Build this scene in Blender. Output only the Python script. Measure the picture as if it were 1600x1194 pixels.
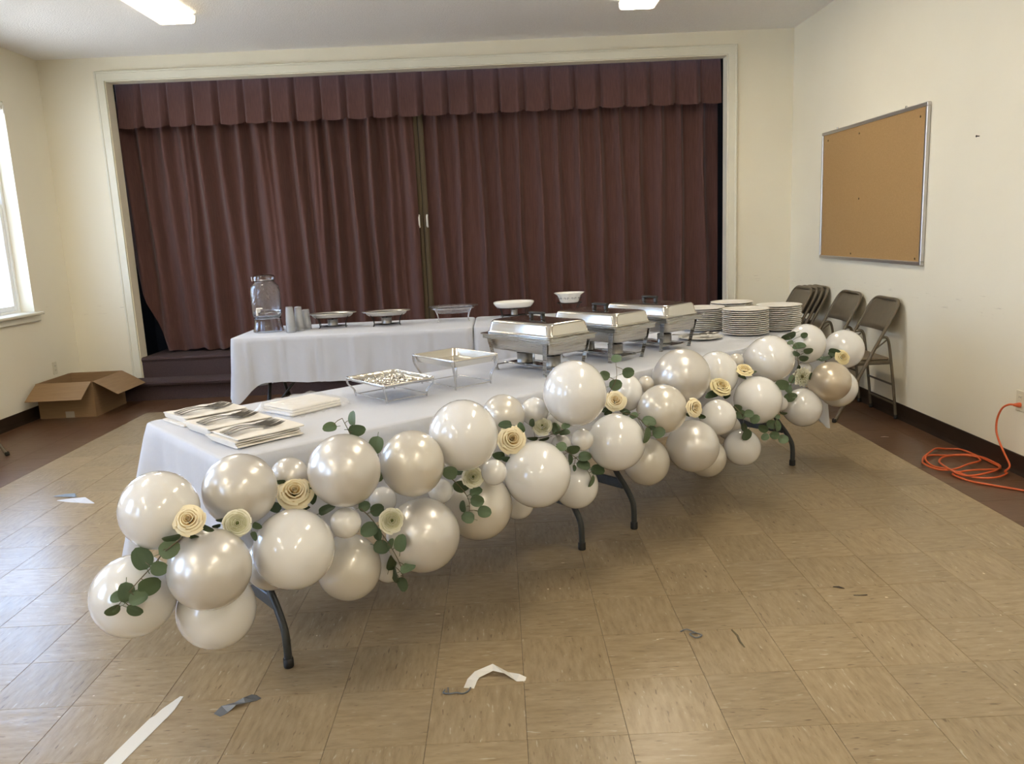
import bpy, math, random
from math import sin, cos, pi, radians as rad, sqrt
from mathutils import Vector as V, Matrix

random.seed(7)
scene = bpy.context.scene
for o in list(bpy.data.objects):
    bpy.data.objects.remove(o, do_unlink=True)
COL = scene.collection

# ------------------------------------------------------------------ camera
CAM = V((-0.0166, -2.4916, 1.5005))
pitch, roll, yaw = 0.1839, -0.0448, 0.0086
fw = V((sin(yaw) * cos(pitch), cos(yaw) * cos(pitch), -sin(pitch)))
rt = V((cos(yaw), -sin(yaw), 0))
up = rt.cross(fw)
rt2 = rt * cos(roll) + up * sin(roll)
up2 = up * cos(roll) - rt * sin(roll)
cam_data = bpy.data.cameras.new('camera')
cam_data.sensor_fit = 'HORIZONTAL'
cam_data.sensor_width = 36.0
cam_data.lens = 1261.055 / 1600 * 36.0
cam_data.clip_start = 0.05
cam = bpy.data.objects.new('camera', cam_data)
m = Matrix((rt2, up2, -fw)).transposed().to_4x4()
m.translation = CAM
cam.matrix_world = m
COL.objects.link(cam)
scene.camera = cam

# ------------------------------------------------------------------ world: bright overcast daylight outside the windows
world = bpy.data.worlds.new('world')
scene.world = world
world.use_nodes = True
wn = world.node_tree.nodes
bg = wn['Background']
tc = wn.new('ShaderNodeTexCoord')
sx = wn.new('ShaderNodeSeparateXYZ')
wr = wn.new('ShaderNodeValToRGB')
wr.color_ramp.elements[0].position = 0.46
wr.color_ramp.elements[0].color = (1.0, 1.04, 1.06, 1)  # ground half, set brighter than the sky to lift the ceiling
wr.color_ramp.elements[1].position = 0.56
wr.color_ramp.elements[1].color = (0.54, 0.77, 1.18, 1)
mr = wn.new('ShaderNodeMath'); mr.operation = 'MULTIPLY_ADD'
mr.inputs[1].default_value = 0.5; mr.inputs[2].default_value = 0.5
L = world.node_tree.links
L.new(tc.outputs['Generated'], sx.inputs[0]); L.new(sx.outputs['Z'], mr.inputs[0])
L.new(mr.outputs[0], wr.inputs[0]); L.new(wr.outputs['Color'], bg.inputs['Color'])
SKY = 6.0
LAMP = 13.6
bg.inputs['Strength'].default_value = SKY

vs = scene.view_settings
vs.view_transform = 'Standard'
vs.look = 'None'
vs.gamma = 1.0
vs.use_curve_mapping = False
vs.exposure = 0.80

XL, XR, YB, YR, ZC = -4.34, 2.9175, 5.7045, -6.2, 3.306
WIN = [(3.50, 5.05), (0.55, 2.10), (-2.40, -0.85), (-5.35, -3.80)]     # window openings along the left wall
WZ0, WZ1 = 0.955, 2.83
for (a, b) in WIN:      # portals only guide sampling of the sky through each window
    ld = bpy.data.lights.new('window_portal', 'AREA')
    ld.shape = 'RECTANGLE'; ld.size = WZ1 - WZ0; ld.size_y = b - a
    ld.cycles.is_portal = True
    lo = bpy.data.objects.new('window_portal', ld)
    lo.location = (XL - 0.19, (a + b) / 2, (WZ0 + WZ1) / 2)
    lo.rotation_euler = (0, -pi / 2, 0)
    COL.objects.link(lo)

# ------------------------------------------------------------------ helpers
class MB:
    def __init__(s):
        s.v, s.f, s.sm = [], [], []
    def add(s, verts, faces, smooth=False):
        k = len(s.v)
        s.v += [tuple(q) for q in verts]
        for f in faces:
            s.f.append(tuple(i + k for i in f)); s.sm.append(smooth)
        return s
    def box(s, a, b, M=None):
        (x0, y0, z0), (x1, y1, z1) = a, b
        vv = [V(p) for p in ((x0,y0,z0),(x1,y0,z0),(x1,y1,z0),(x0,y1,z0),(x0,y0,z1),(x1,y0,z1),(x1,y1,z1),(x0,y1,z1))]
        if M is not None: vv = [M @ q for q in vv]
        return s.add(vv, ((0,3,2,1),(4,5,6,7),(0,1,5,4),(1,2,6,5),(2,3,7,6),(3,0,4,7)))
    def bbox(s, a, b, r=0.004, M=None):          # box with chamfered edges
        c = [(a[i] + b[i]) / 2 for i in range(3)]; h = [(b[i] - a[i]) / 2 for i in range(3)]
        r = min(r, min(h) * .9)
        vv, idx = [], {}
        for sx_ in (-1, 1):
            for sy_ in (-1, 1):
                for sz_ in (-1, 1):
                    for ax in range(3):
                        p = [sx_ * (h[0] - r), sy_ * (h[1] - r), sz_ * (h[2] - r)]
                        p[ax] = (sx_, sy_, sz_)[ax] * h[ax]
                        idx[(sx_, sy_, sz_, ax)] = len(vv)
                        q = V((p[0] + c[0], p[1] + c[1], p[2] + c[2]))
                        vv.append(M @ q if M is not None else q)
        ff = []
        I = lambda x, y, z, ax: idx[(x, y, z, ax)]
        for q in (-1, 1):
            f = [I(q,-1,-1,0), I(q,1,-1,0), I(q,1,1,0), I(q,-1,1,0)]; ff.append(f if q > 0 else f[::-1])
            f = [I(-1,q,-1,1), I(-1,q,1,1), I(1,q,1,1), I(1,q,-1,1)]; ff.append(f if q > 0 else f[::-1])
            f = [I(-1,-1,q,2), I(1,-1,q,2), I(1,1,q,2), I(-1,1,q,2)]; ff.append(f if q > 0 else f[::-1])
        for p in (-1, 1):
            for q in (-1, 1):
                f = [I(p,q,-1,0), I(p,q,1,0), I(p,q,1,1), I(p,q,-1,1)]; ff.append(f if p*q < 0 else f[::-1])
                f = [I(p,-1,q,0), I(p,1,q,0), I(p,1,q,2), I(p,-1,q,2)]; ff.append(f if p*q > 0 else f[::-1])
                f = [I(-1,p,q,1), I(1,p,q,1), I(1,p,q,2), I(-1,p,q,2)]; ff.append(f if p*q < 0 else f[::-1])
        for x in (-1, 1):
            for y in (-1, 1):
                for z in (-1, 1):
                    f = [I(x,y,z,0), I(x,y,z,1), I(x,y,z,2)]; ff.append(f if x*y*z > 0 else f[::-1])
        return s.add(vv, ff)
    def tube(s, pts, r, n=8, cap=True, closed=False, flat=1.0, upv=None, taper=None):
        pts = [V(p) for p in pts]; N = len(pts); rings = []
        nrm = None
        for i, p in enumerate(pts):
            if closed: t = pts[(i+1) % N] - pts[i-1]
            else: t = pts[min(i+1, N-1)] - pts[max(i-1, 0)]
            t.normalize()
            if nrm is None:
                a = V(upv) if upv is not None else (V((0,0,1)) if abs(t.z) < .9 else V((1,0,0)))
                nrm = (a - t * a.dot(t)).normalized()
            else:
                nrm = (nrm - t * nrm.dot(t)).normalized()
            bn = t.cross(nrm)
            rr = r * (taper[i] if taper else 1)
            rings.append([p + nrm * (rr * flat * cos(2*pi*k/n)) + bn * (rr * sin(2*pi*k/n)) for k in range(n)])
        vv = [q for g in rings for q in g]; ff = []
        for i in range(N if closed else N - 1):
            j = (i + 1) % N
            for k in range(n):
                k2 = (k + 1) % n
                ff.append((i*n+k, i*n+k2, j*n+k2, j*n+k))
        s.add(vv, ff, True)
        if cap and not closed:
            s.add(rings[0], [tuple(range(n))[::-1]]); s.add(rings[-1], [tuple(range(n))])
        return s
    def lathe(s, prof, n=32, c=(0,0,0), sx=1.0, sy=1.0, M=None, wave=None):
        vv, ff = [], []
        for i, (r, z) in enumerate(prof):
            for k in range(n):
                a = 2*pi*k/n
                w = wave(i, a) if wave else 1.0
                q = V((c[0] + r*w*sx*cos(a), c[1] + r*w*sy*sin(a), c[2] + z))
                vv.append(M @ q if M is not None else q)
        for i in range(len(prof) - 1):
            for k in range(n):
                k2 = (k+1) % n
                ff.append((i*n+k, i*n+k2, (i+1)*n+k2, (i+1)*n+k))
        return s.add(vv, ff, True)
    def grid(s, nu, nv, fn, smooth=True, closed_u=False):
        vv = [fn(i/(nu-1) if not closed_u else i/nu, j/(nv-1)) for j in range(nv) for i in range(nu)]
        ff = []
        for j in range(nv-1):
            for i in range(nu if closed_u else nu-1):
                i2 = (i+1) % nu
                ff.append((j*nu+i, j*nu+i2, (j+1)*nu+i2, (j+1)*nu+i))
        return s.add(vv, ff, smooth)
    def mesh(s, name):
        me = bpy.data.meshes.new(name)
        me.from_pydata(s.v, [], s.f)
        me.polygons.foreach_set('use_smooth', s.sm)
        me.update()
        return me
    def build(s, name, mat, parent=None, loc=None, rotz=0.0, solid=0.0):
        o = bpy.data.objects.new(name, s.mesh(name))
        if mat is not None: o.data.materials.append(mat)
        COL.objects.link(o)
        if parent is not None: o.parent = parent
        if loc is not None: o.location = loc
        if rotz: o.rotation_euler = (0, 0, rotz)
        if solid:
            md = o.modifiers.new('solidify', 'SOLIDIFY'); md.thickness = abs(solid); md.offset = -1 if solid > 0 else 1
        return o

def tag(o, label=None, cat=None, group=None, kind=None):
    if label: o['label'] = label
    if cat: o['category'] = cat
    if group: o['group'] = group
    if kind: o['kind'] = kind
    return o
def thing(name, label, cat, loc=(0,0,0), rotz=0.0, group=None):
    o = bpy.data.objects.new(name, None)
    o.empty_display_size = .05
    o.location = loc; o.rotation_euler = (0, 0, rotz)
    COL.objects.link(o)
    return tag(o, label, cat, group)
def dup(root, loc=None, rotz=None, label=None, group=None):
    r = root.copy(); COL.objects.link(r)
    if loc is not None: r.location = loc
    if rotz is not None: r.rotation_euler = (0, 0, rotz)
    if label: r['label'] = label
    if group: r['group'] = group
    for ch in list(root.children):
        c = ch.copy(); COL.objects.link(c); c.parent = r
        for g in list(ch.children):
            d = g.copy(); COL.objects.link(d); d.parent = c
    return r
def inst(o, parent, mw=None):                      # another piece sharing the mesh of o
    c = o.copy(); COL.objects.link(c); c.parent = parent
    if mw is not None: c.matrix_basis = mw
    return c
def smoothpath(pts, k=6):
    pts = [V(p) for p in pts]; out = []
    for i in range(len(pts) - 1):
        p0 = pts[max(i-1, 0)]; p1 = pts[i]; p2 = pts[i+1]; p3 = pts[min(i+2, len(pts)-1)]
        for j in range(k):
            t = j / k
            out.append(.5 * ((2*p1) + (p2-p0)*t + (2*p0-5*p1+4*p2-p3)*t*t + (3*p1-p0-3*p2+p3)*t*t*t))
    out.append(pts[-1]); return out
def ordinal(k):
    return ['first','second','third','fourth','fifth','sixth','seventh','eighth','ninth','tenth','eleventh','twelfth','thirteenth',
            'fourteenth','fifteenth','sixteenth','seventeenth','eighteenth'][k]

# ------------------------------------------------------------------ materials
def mat(name, col, rough=.5, metal=0.0, **kw):
    mt = bpy.data.materials.new(name); mt.use_nodes = True
    b = mt.node_tree.nodes['Principled BSDF']
    b.inputs['Base Color'].default_value = (*col, 1)
    b.inputs['Roughness'].default_value = rough
    b.inputs['Metallic'].default_value = metal
    names = dict(coat='Coat Weight', coatr='Coat Roughness', trans='Transmission Weight', ior='IOR', sss='Subsurface Weight',
                 sheen='Sheen Weight', spec='Specular IOR Level', alpha='Alpha', aniso='Anisotropic')
    for k, q in kw.items(): b.inputs[names[k]].default_value = q
    return mt
class NT:
    def __init__(s, mt):
        s.t = mt.node_tree; s.n = s.t.nodes; s.b = s.n['Principled BSDF']
    def new(s, typ, **kw):
        n = s.n.new(typ)
        for k, q in kw.items(): setattr(n, k, q)
        return n
    def link(s, a, b): s.t.links.new(a, b)
    def coords(s, kind='Object', scale=(1,1,1), world=False):
        mp = s.new('ShaderNodeMapping'); mp.inputs['Scale'].default_value = scale
        if world: s.link(s.new('ShaderNodeNewGeometry').outputs['Position'], mp.inputs[0])
        else: s.link(s.new('ShaderNodeTexCoord').outputs[kind], mp.inputs[0])
        return mp.outputs[0]
    def noise(s, vec, scale, detail=3, rough=.5, dim='3D', w=None):
        n = s.new('ShaderNodeTexNoise', noise_dimensions=dim)
        n.inputs['Scale'].default_value = scale; n.inputs['Detail'].default_value = detail; n.inputs['Roughness'].default_value = rough
        s.link(vec, n.inputs['Vector'])
        if w is not None: s.link(w, n.inputs['W'])
        return n.outputs['Fac']
    def ramp(s, fac, stops):
        r = s.new('ShaderNodeValToRGB'); e = r.color_ramp.elements
        while len(e) < len(stops): e.new(0.5)
        for q, (p, c) in zip(e, stops):
            q.position = p; q.color = (*c, 1) if len(c) == 3 else c
        s.link(fac, r.inputs[0]); return r.outputs[0]
    def mix(s, fac, a, b, blend='MIX'):
        n = s.new('ShaderNodeMix', data_type='RGBA', blend_type=blend)
        if hasattr(fac, 'links'): s.link(fac, n.inputs[0])
        else: n.inputs[0].default_value = fac
        for q, i in ((a, 6), (b, 7)):
            if hasattr(q, 'links'): s.link(q, n.inputs[i])
            else: n.inputs[i].default_value = (*q, 1)
        return n.outputs[2]
    def bump(s, h, strength=.2, dist=.01):
        n = s.new('ShaderNodeBump'); n.inputs['Strength'].default_value = strength; n.inputs['Distance'].default_value = dist
        s.link(h, n.inputs['Height']); s.link(n.outputs[0], s.b.inputs['Normal'])
    def color(s, c): s.link(c, s.b.inputs['Base Color'])
def noisy(name, c1, c2, scale=8, rough=.5, metal=0.0, bump=0.0, bscale=None, bdist=.003, stretch=(1,1,1), world=False, detail=3, **kw):
    mt = mat(name, c1, rough, metal, **kw); t = NT(mt)
    vec = t.coords('Object', stretch, world)
    t.color(t.ramp(t.noise(vec, scale, detail), [(.3, c1), (.7, c2)]))
    if bump: t.bump(t.noise(vec, bscale or scale * 4, 2), bump, bdist)
    return mt

M = {}
M['wall'] = noisy('wall_paint', (.88,.835,.69), (.85,.80,.655), 1.2, .55, bump=.06, bscale=160, bdist=.002, world=True)
t = NT(M['wall'])                                   # scuff marks where chair backs rub the walls
w0 = t.b.inputs['Base Color'].links[0].from_socket
sp3 = t.new('ShaderNodeSeparateXYZ'); t.link(t.coords('Object', (1, 1, 1), True), sp3.inputs[0])
band = t.ramp(sp3.outputs[2], [(.84, (0,0,0)), (.90, (1,1,1)), (.985, (1,1,1)), (1.0, (0,0,0))])
mk = t.ramp(t.noise(t.coords('Object', (2.2, 2.2, 34), True), 3.0, 5, .7), [(.63, (0,0,0)), (.70, (.55,.55,.55))])
t.color(t.mix(t.mix(1.0, band, mk, 'MULTIPLY'), w0, (.36,.30,.23)))
M['ceiling'] = noisy('popcorn_ceiling', (.95,.93,.90), (.91,.89,.86), 60, .9, bump=.7, bscale=85, bdist=.006, world=True)
M['trim'] = noisy('trim_paint', (.80,.78,.66), (.76,.74,.62), 3, .35)
M['sash'] = mat('white_vinyl', (.85,.86,.86), .35)
M['base'] = noisy('rubber_baseboard', (.020,.012,.008), (.03,.019,.013), 6, .38)
M['subfloor'] = mat('tile_joint', (.06,.045,.03), .7)
M['carpet'] = noisy('stage_carpet', (.085,.052,.052), (.055,.034,.034), 130, .95, bump=.8, bscale=350, bdist=.006, world=True)
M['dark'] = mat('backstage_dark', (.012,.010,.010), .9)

def tile_mat(name, turn, base, lo, hi, fleck, dark):
    mt = mat(name, base, .3); t = NT(mt)
    oi = t.new('ShaderNodeObjectInfo')
    mul = t.new('ShaderNodeMath', operation='MULTIPLY'); mul.inputs[1].default_value = 37.0
    t.link(oi.outputs['Random'], mul.inputs[0])
    sc = (9, 46, 1) if not turn else (46, 9, 1)
    vec = t.coords('Object', sc, True)
    n1 = t.noise(vec, 1.3, 4, .6, '4D', mul.outputs[0])
    c = t.ramp(n1, [(.25, lo), (.5, base), (.78, hi)])
    sc2 = (21, 92, 1) if not turn else (92, 21, 1)
    vec2 = t.coords('Object', sc2, True)
    n2 = t.noise(vec2, 1.0, 1.5, .5, '4D', mul.outputs[0])
    f1 = t.ramp(n2, [(.665, (0,0,0)), (.74, (.85,.85,.85))])
    f2 = t.ramp(n2, [(.26, (.9,.9,.9)), (.355, (0,0,0))])
    c = t.mix(f1, c, tuple(q*.8 for q in fleck)); c = t.mix(f2, c, dark)
    n3 = t.noise(t.coords('Object', (31, 60, 1) if not turn else (60, 31, 1), True), 1.0, .5, .5, '4D', mul.outputs[0])
    c = t.mix(t.ramp(n3, [(.80, (0,0,0)), (.83, (1,1,1))]), c, tuple(q*1.25 for q in fleck))
    # per tile tone
    hv = t.new('ShaderNodeHueSaturation'); t.link(c, hv.inputs['Color'])
    ml = t.new('ShaderNodeMapRange'); t.link(oi.outputs['Random'], ml.inputs[0])
    ml.inputs[3].default_value = .93; ml.inputs[4].default_value = 1.07
    t.link(ml.outputs[0], hv.inputs['Value'])
    t.color(hv.outputs[0])
    wv = t.coords('Object', (1, 1, 1), True)
    rr = t.ramp(t.noise(wv, 5, 4, .6), [(.3, (.29,)*3), (.7, (.33,)*3)])
    t.link(rr, t.b.inputs['Roughness'])
    ad = t.new('ShaderNodeMath', operation='ADD')
    t.link(t.noise(wv, 16, 3, .6), ad.inputs[0]); t.link(t.noise(t.coords('Object', (7, 26, 1) if not turn else (26, 7, 1), True), 1, 3), ad.inputs[1])
    t.bump(ad.outputs[0], .16, .006)
    return mt
TB = ((.318,.242,.145), (.230,.168,.095), (.395,.308,.198), (.60,.53,.41), (.138,.092,.050))
M['tile_a'] = tile_mat('vinyl_tile_cross', False, *TB)
M['tile_b'] = tile_mat('vinyl_tile_long', True, *TB)
BB = ((.110,.055,.030), (.100,.048,.026), (.120,.062,.035), (.145,.085,.055), (.085,.040,.022))
M['tile_brown'] = tile_mat('brown_border_tile', False, *BB)

mt = mat('curtain_cloth', (.110,.048,.041), .85, sheen=.15); t = NT(mt)
vec = t.coords('Object', (60, 60, 3))
t.color(t.ramp(t.noise(vec, 2, 3), [(.3, (.082,.033,.027)), (.7, (.115,.050,.042))]))
t.bump(t.noise(t.coords('Object', (1,1,.3)), 400, 2), .2, .002)
M['curtain'] = mt
M['lining'] = mat('curtain_lining', (.110,.082,.047), .85)
M['pull'] = mat('pull_plastic', (.75,.73,.68), .4)

mt = mat('white_polyester', (.575,.60,.67), .65, sheen=.15); t = NT(mt)
vec = t.coords('Object', (1,1,1))
t.bump(t.noise(vec, 9, 3, .55), .25, .02)
M['cloth'] = mt
M['leg'] = noisy('grey_painted_steel', (.045,.05,.052), (.06,.065,.066), 30, .38, .4)
M['rubber'] = mat('black_rubber', (.012,.012,.012), .6)
M['plastic_top'] = mat('table_plastic', (.7,.69,.66), .5)

def balloon_mat(name, c, metal, rough, coat, coatr, sss):
    mt = mat(name, c, rough, metal, coat=coat, coatr=coatr, sss=sss, spec=.55)
    b = mt.node_tree.nodes['Principled BSDF']
    b.inputs['Subsurface Radius'].default_value = (.05,.045,.04); b.inputs['Subsurface Scale'].default_value = .6
    return mt
M['w'] = balloon_mat('white_latex', (.765,.765,.765), 0, .20, 1.0, .10, .0)
M['p'] = balloon_mat('pearl_latex', (.65,.63,.605), .35, .33, .8, .14, 0)
M['c'] = balloon_mat('cream_pearl_latex', (.67,.64,.585), .25, .31, .8, .14, 0)
M['k'] = balloon_mat('champagne_pearl_latex', (.62,.54,.43), .45, .32, .5, .12, 0)

def leaf_mat(name, c1, c2):
    mt = mat(name, c1, .55); t = NT(mt)
    oi = t.new('ShaderNodeObjectInfo')
    vec = t.coords('Object', (1,1,1))
    c = t.mix(oi.outputs['Random'], c1, c2)
    c = t.mix(t.ramp(t.noise(vec, 60, 2), [(.35,(0,0,0)), (.75,(.5,.5,.5))]), c, tuple(q*1.35 for q in c2))
    t.color(c); return mt
M['leaf'] = leaf_mat('eucalyptus_leaf', (.050,.088,.036), (.095,.145,.078))
M['roseleaf'] = leaf_mat('rose_leaf', (.026,.052,.020), (.045,.080,.032))
M['stem'] = mat('green_stem', (.12,.10,.06), .7)
def petal_mat(name, c1, c2):
    mt = mat(name, c1, .6); t = NT(mt)
    at = t.new('ShaderNodeAttribute', attribute_name='edge')
    t.color(t.ramp(at.outputs['Fac'], [(.25, c2), (.85, c1)]))  # deeper yellow bases; their colour also paints shade into gaps between petals
    return mt
M['rose'] = petal_mat('cream_petal', (.88,.79,.56), (.80,.55,.18))
M['yrose'] = petal_mat('yellow_petal', (.88,.78,.48), (.80,.58,.18))
M['ranunculus'] = petal_mat('ivory_petal', (.86,.85,.72), (.60,.60,.30))
M['eye'] = mat('green_eye', (.14,.18,.04), .6)

def brushed(name, c, rough):
    mt = mat(name, c, rough, 1.0); t = NT(mt)
    n = t.noise(t.coords('Object', (2,2,120)), 3, 2)
    r = t.ramp(n, [(.3, (rough*.8,)*3), (.7, (rough*1.25,)*3)])
    t.link(r, t.b.inputs['Roughness']); return mt
M['steel'] = brushed('polished_steel', (.62,.60,.56), .16)
M['pan'] = brushed('brushed_steel', (.50,.48,.44), .30)
M['frame'] = brushed('frame_steel', (.42,.42,.41), .26)
M['chrome'] = mat('chrome_wire', (.62,.62,.63), .18, 1.0)
M['blackwire'] = mat('black_wire', (.012,.012,.013), .35, .3)
M['blackplastic'] = mat('black_plastic', (.012,.012,.012), .35)
M['can'] = noisy('fuel_can_tin', (.33,.32,.30), (.26,.25,.235), 30, .33, .9)
M['canlid'] = mat('fuel_can_lid', (.07,.068,.065), .35, .7)
M['wick'] = mat('wick_cap', (.02,.02,.02), .5)
mt = mat('aluminium_foil', (.74,.72,.66), .20, 1.0); t = NT(mt)
vec = t.coords('Object', (1,1,1))
vor = t.new('ShaderNodeTexVoronoi'); vor.inputs['Scale'].default_value = 38; t.link(vec, vor.inputs['Vector'])
t.bump(vor.outputs['Distance'], .35, .006)
M['foil'] = mt
M['tray'] = mat('tray_metal', (.78,.75,.70), .33, 1.0)
M['foil_plain'] = mat('smooth_foil', (.76,.74,.68), .22, 1.0)
M['glass'] = mat('clear_glass', (.96,.98,1.0), .03, trans=1.0, ior=1.45)
mt = mat('hammered_glass', (.97,.98,1.0), .06, trans=.965, ior=1.35, spec=.8); t = NT(mt)
vor = t.new('ShaderNodeTexVoronoi'); vor.inputs['Scale'].default_value = 60; t.link(t.coords('Object'), vor.inputs['Vector'])
t.bump(vor.outputs['Distance'], .35, .004)
M['jar'] = mt
M['cup'] = mat('clear_plastic_cup', (.95,.97,1.0), .12, trans=.80, ior=1.22, spec=.8)
M['dish'] = mat('clear_dish', (.97,.98,1.0), .06, trans=.95, ior=1.3, spec=.8)
M['film'] = mat('plastic_film', (.95,.96,.98), .12, alpha=.22, spec=.8)
M['plate'] = mat('white_china', (.72,.70,.66), .30, spec=.6)
M['ceramic'] = mat('white_ceramic', (.82,.81,.77), .12, spec=.6)
M['napkin'] = noisy('white_napkin', (.82,.79,.74), (.77,.74,.69), 25, .85, bump=.3, bscale=60, bdist=.004)
M['cutlery'] = mat('stainless_cutlery', (.13,.125,.115), .33, 1.0)
M['paper'] = mat('bluish_paper', (.66,.69,.76), .6)
M['cardboard'] = noisy('cardboard', (.285,.178,.085), (.25,.152,.072), 6, .8, stretch=(1,1,14))
M['tape'] = mat('clear_tape', (.75,.68,.56), .2, alpha=.5)
M['cork'] = noisy('cork', (.43,.265,.110), (.385,.232,.092), 90, .85, bump=.25, bscale=220, bdist=.002)
M['alu'] = mat('aluminium_frame', (.56,.54,.53), .35, .85)
M['chair'] = noisy('taupe_enamel', (.155,.130,.092), (.14,.116,.082), 20, .38, .15)
M['chairpad'] = noisy('taupe_vinyl', (.185,.145,.10), (.165,.128,.088), 30, .5)
M['cord'] = mat('orange_cord', (.66,.125,.035), .42)
M['outlet'] = mat('ivory_outlet', (.72,.67,.52), .35)
M['slot'] = mat('outlet_slot', (.03,.028,.025), .5)
M['white_tape'] = mat('white_tape', (.74,.73,.69), .5)
M['grey_tape'] = mat('grey_tape', (.14,.155,.18), .3, .2)
M['fixture'] = mat('fixture_white', (.85,.83,.76), .4)
mt = bpy.data.materials.new('lit_diffuser'); mt.use_nodes = True
nt = mt.node_tree; nt.nodes.clear()
e = nt.nodes.new('ShaderNodeEmission'); out_ = nt.nodes.new('ShaderNodeOutputMaterial')
e.inputs['Color'].default_value = (1.0, .885, .69, 1); lx = nt.nodes.new('ShaderNodeTexCoord'); ls = nt.nodes.new('ShaderNodeSeparateXYZ'); lr = nt.nodes.new('ShaderNodeValToRGB'); lm = nt.nodes.new('ShaderNodeMath'); lq = nt.nodes.new('ShaderNodeMath')
lq.operation = 'MULTIPLY_ADD'; lq.inputs[1].default_value = 3.2; lq.inputs[2].default_value = .5
nt.links.new(lx.outputs['Object'], ls.inputs[0]); nt.links.new(ls.outputs['X'], lq.inputs[0]); nt.links.new(lq.outputs[0], lr.inputs[0])
el = lr.color_ramp.elements                         # two tubes glow through the lens, its middle and rims are dimmer
for q_, c_ in ((.10, .05), (.22, 1), (.36, 1), (.5, .06), (.64, 1), (.78, 1)):
    x_ = el.new(q_); x_.color = (c_, c_, c_, 1)
el[0].color = (.045, .045, .045, 1); el[-1].position = .90; el[-1].color = (.045, .045, .045, 1)
lm.operation = 'MULTIPLY'; lm.inputs[1].default_value = LAMP * 1.9
nt.links.new(lr.outputs[0], lm.inputs[0]); nt.links.new(lm.outputs[0], e.inputs['Strength'])
nt.links.new(e.outputs[0], out_.inputs[0])
M['lamp'] = mt

# ================================================================== the room
def struct(name, mb, mt, parent=None, **kw):
    o = mb.build(name, mt, parent, **kw)
    if parent is None: tag(o, kind='structure')
    return o
T = 0.3048
floor = struct('floor', MB().box((XL-.2, YR-.2, -.12), (XR+.2, YB+.05, -.0025)), M['subfloor'])
tag(floor, 'worn beige vinyl tile floor with a brown border')
# every tile its own slab with a fine joint; the nearest ones in view are parts, the rest one part
BX0, BX1, BY1 = -11 * T, 8 * T, 16 * T
def in_view(x, y):
    d = V((x, y, 0)) - CAM; z = d.dot(fw)
    if z < .2: return False
    return abs(d.dot(rt2) / z) < 800/1261 + .09 and abs(d.dot(up2) / z) < 597/1261 + .12
tiles = []
for i in range(-15, 10):
    for j in range(-21, 19):
        x0, x1, y0, y1 = i*T, (i+1)*T, j*T, (j+1)*T
        brown = i < -11 or i >= 8 or j >= 16
        x0, x1 = max(x0, XL), min(x1, XR); y0, y1 = max(y0, YR), min(y1, YB)
        if x1 - x0 < .01 or y1 - y0 < .01: continue
        c = ((x0+x1)/2, (y0+y1)/2)
        tiles.append((0 if in_view(*c) else 1, (V((c[0], c[1], 0)) - CAM).length, i, j, x0, x1, y0, y1, brown))
tiles.sort()
g = .0006
protos = {}
rest = {'tile_a': MB(), 'tile_b': MB(), 'tile_brown': MB()}
for k, (vw, dist, i, j, x0, x1, y0, y1, brown) in enumerate(tiles):
    mk = 'tile_brown' if brown else ('tile_a' if (i + j) % 2 else 'tile_b')
    hx, hy = (x1-x0)/2 - g, (y1-y0)/2 - g
    if k < 300 and vw == 0:
        key = (mk, round(hx, 4), round(hy, 4))
        lift = .0002 * ((i * 7 + j * 13) % 5)
        if key not in protos:
            protos[key] = MB().bbox((-hx, -hy, -.003), (hx, hy, 0), .0007).build('floor_tile', M[mk], floor, ((x0+x1)/2, (y0+y1)/2, -lift*.4))
        else:
            o = inst(protos[key], floor); o.location = ((x0+x1)/2, (y0+y1)/2, -lift*.4)
    else:
        rest[mk].box((x0+g, y0+g, -.003), (x1-g, y1-g, 0))
for mk, mb in rest.items():
    tag(mb.build('floor_tiles', M[mk], floor), kind='stuff')

struct('ceiling', MB().box((XL-.2, YR-.2, ZC), (XR+.2, YB+.05, ZC+.12)), M['ceiling'])
struct('wall_right', MB().box((XR, YR-.2, 0), (XR+.15, YB+.15, ZC)), M['wall'])
struct('wall_rear', MB().box((XL, YR-.15, 0), (XR, YR, ZC)), M['wall'])
OX0, OX1, OZ = -3.712, 2.272, 3.083                 # stage opening
mb = MB().box((XL, YB, 0), (OX0, YB+.15, ZC)).box((OX1, YB, 0), (XR, YB+.15, ZC)).box((OX0, YB, OZ), (OX1, YB+.15, ZC))
struct('wall_stage', mb, M['wall'])
mb = MB(); ys = sorted(WIN)
prev = YR - .15
for (a, b) in ys:
    mb.box((XL-.19, prev, 0), (XL, a, ZC)); mb.box((XL-.19, a, 0), (XL, b, WZ0)); mb.box((XL-.19, a, WZ1), (XL, b, ZC)); prev = b
mb.box((XL-.19, prev, 0), (XL, YB+.15, ZC))
struct('wall_left', mb, M['wall'])

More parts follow.
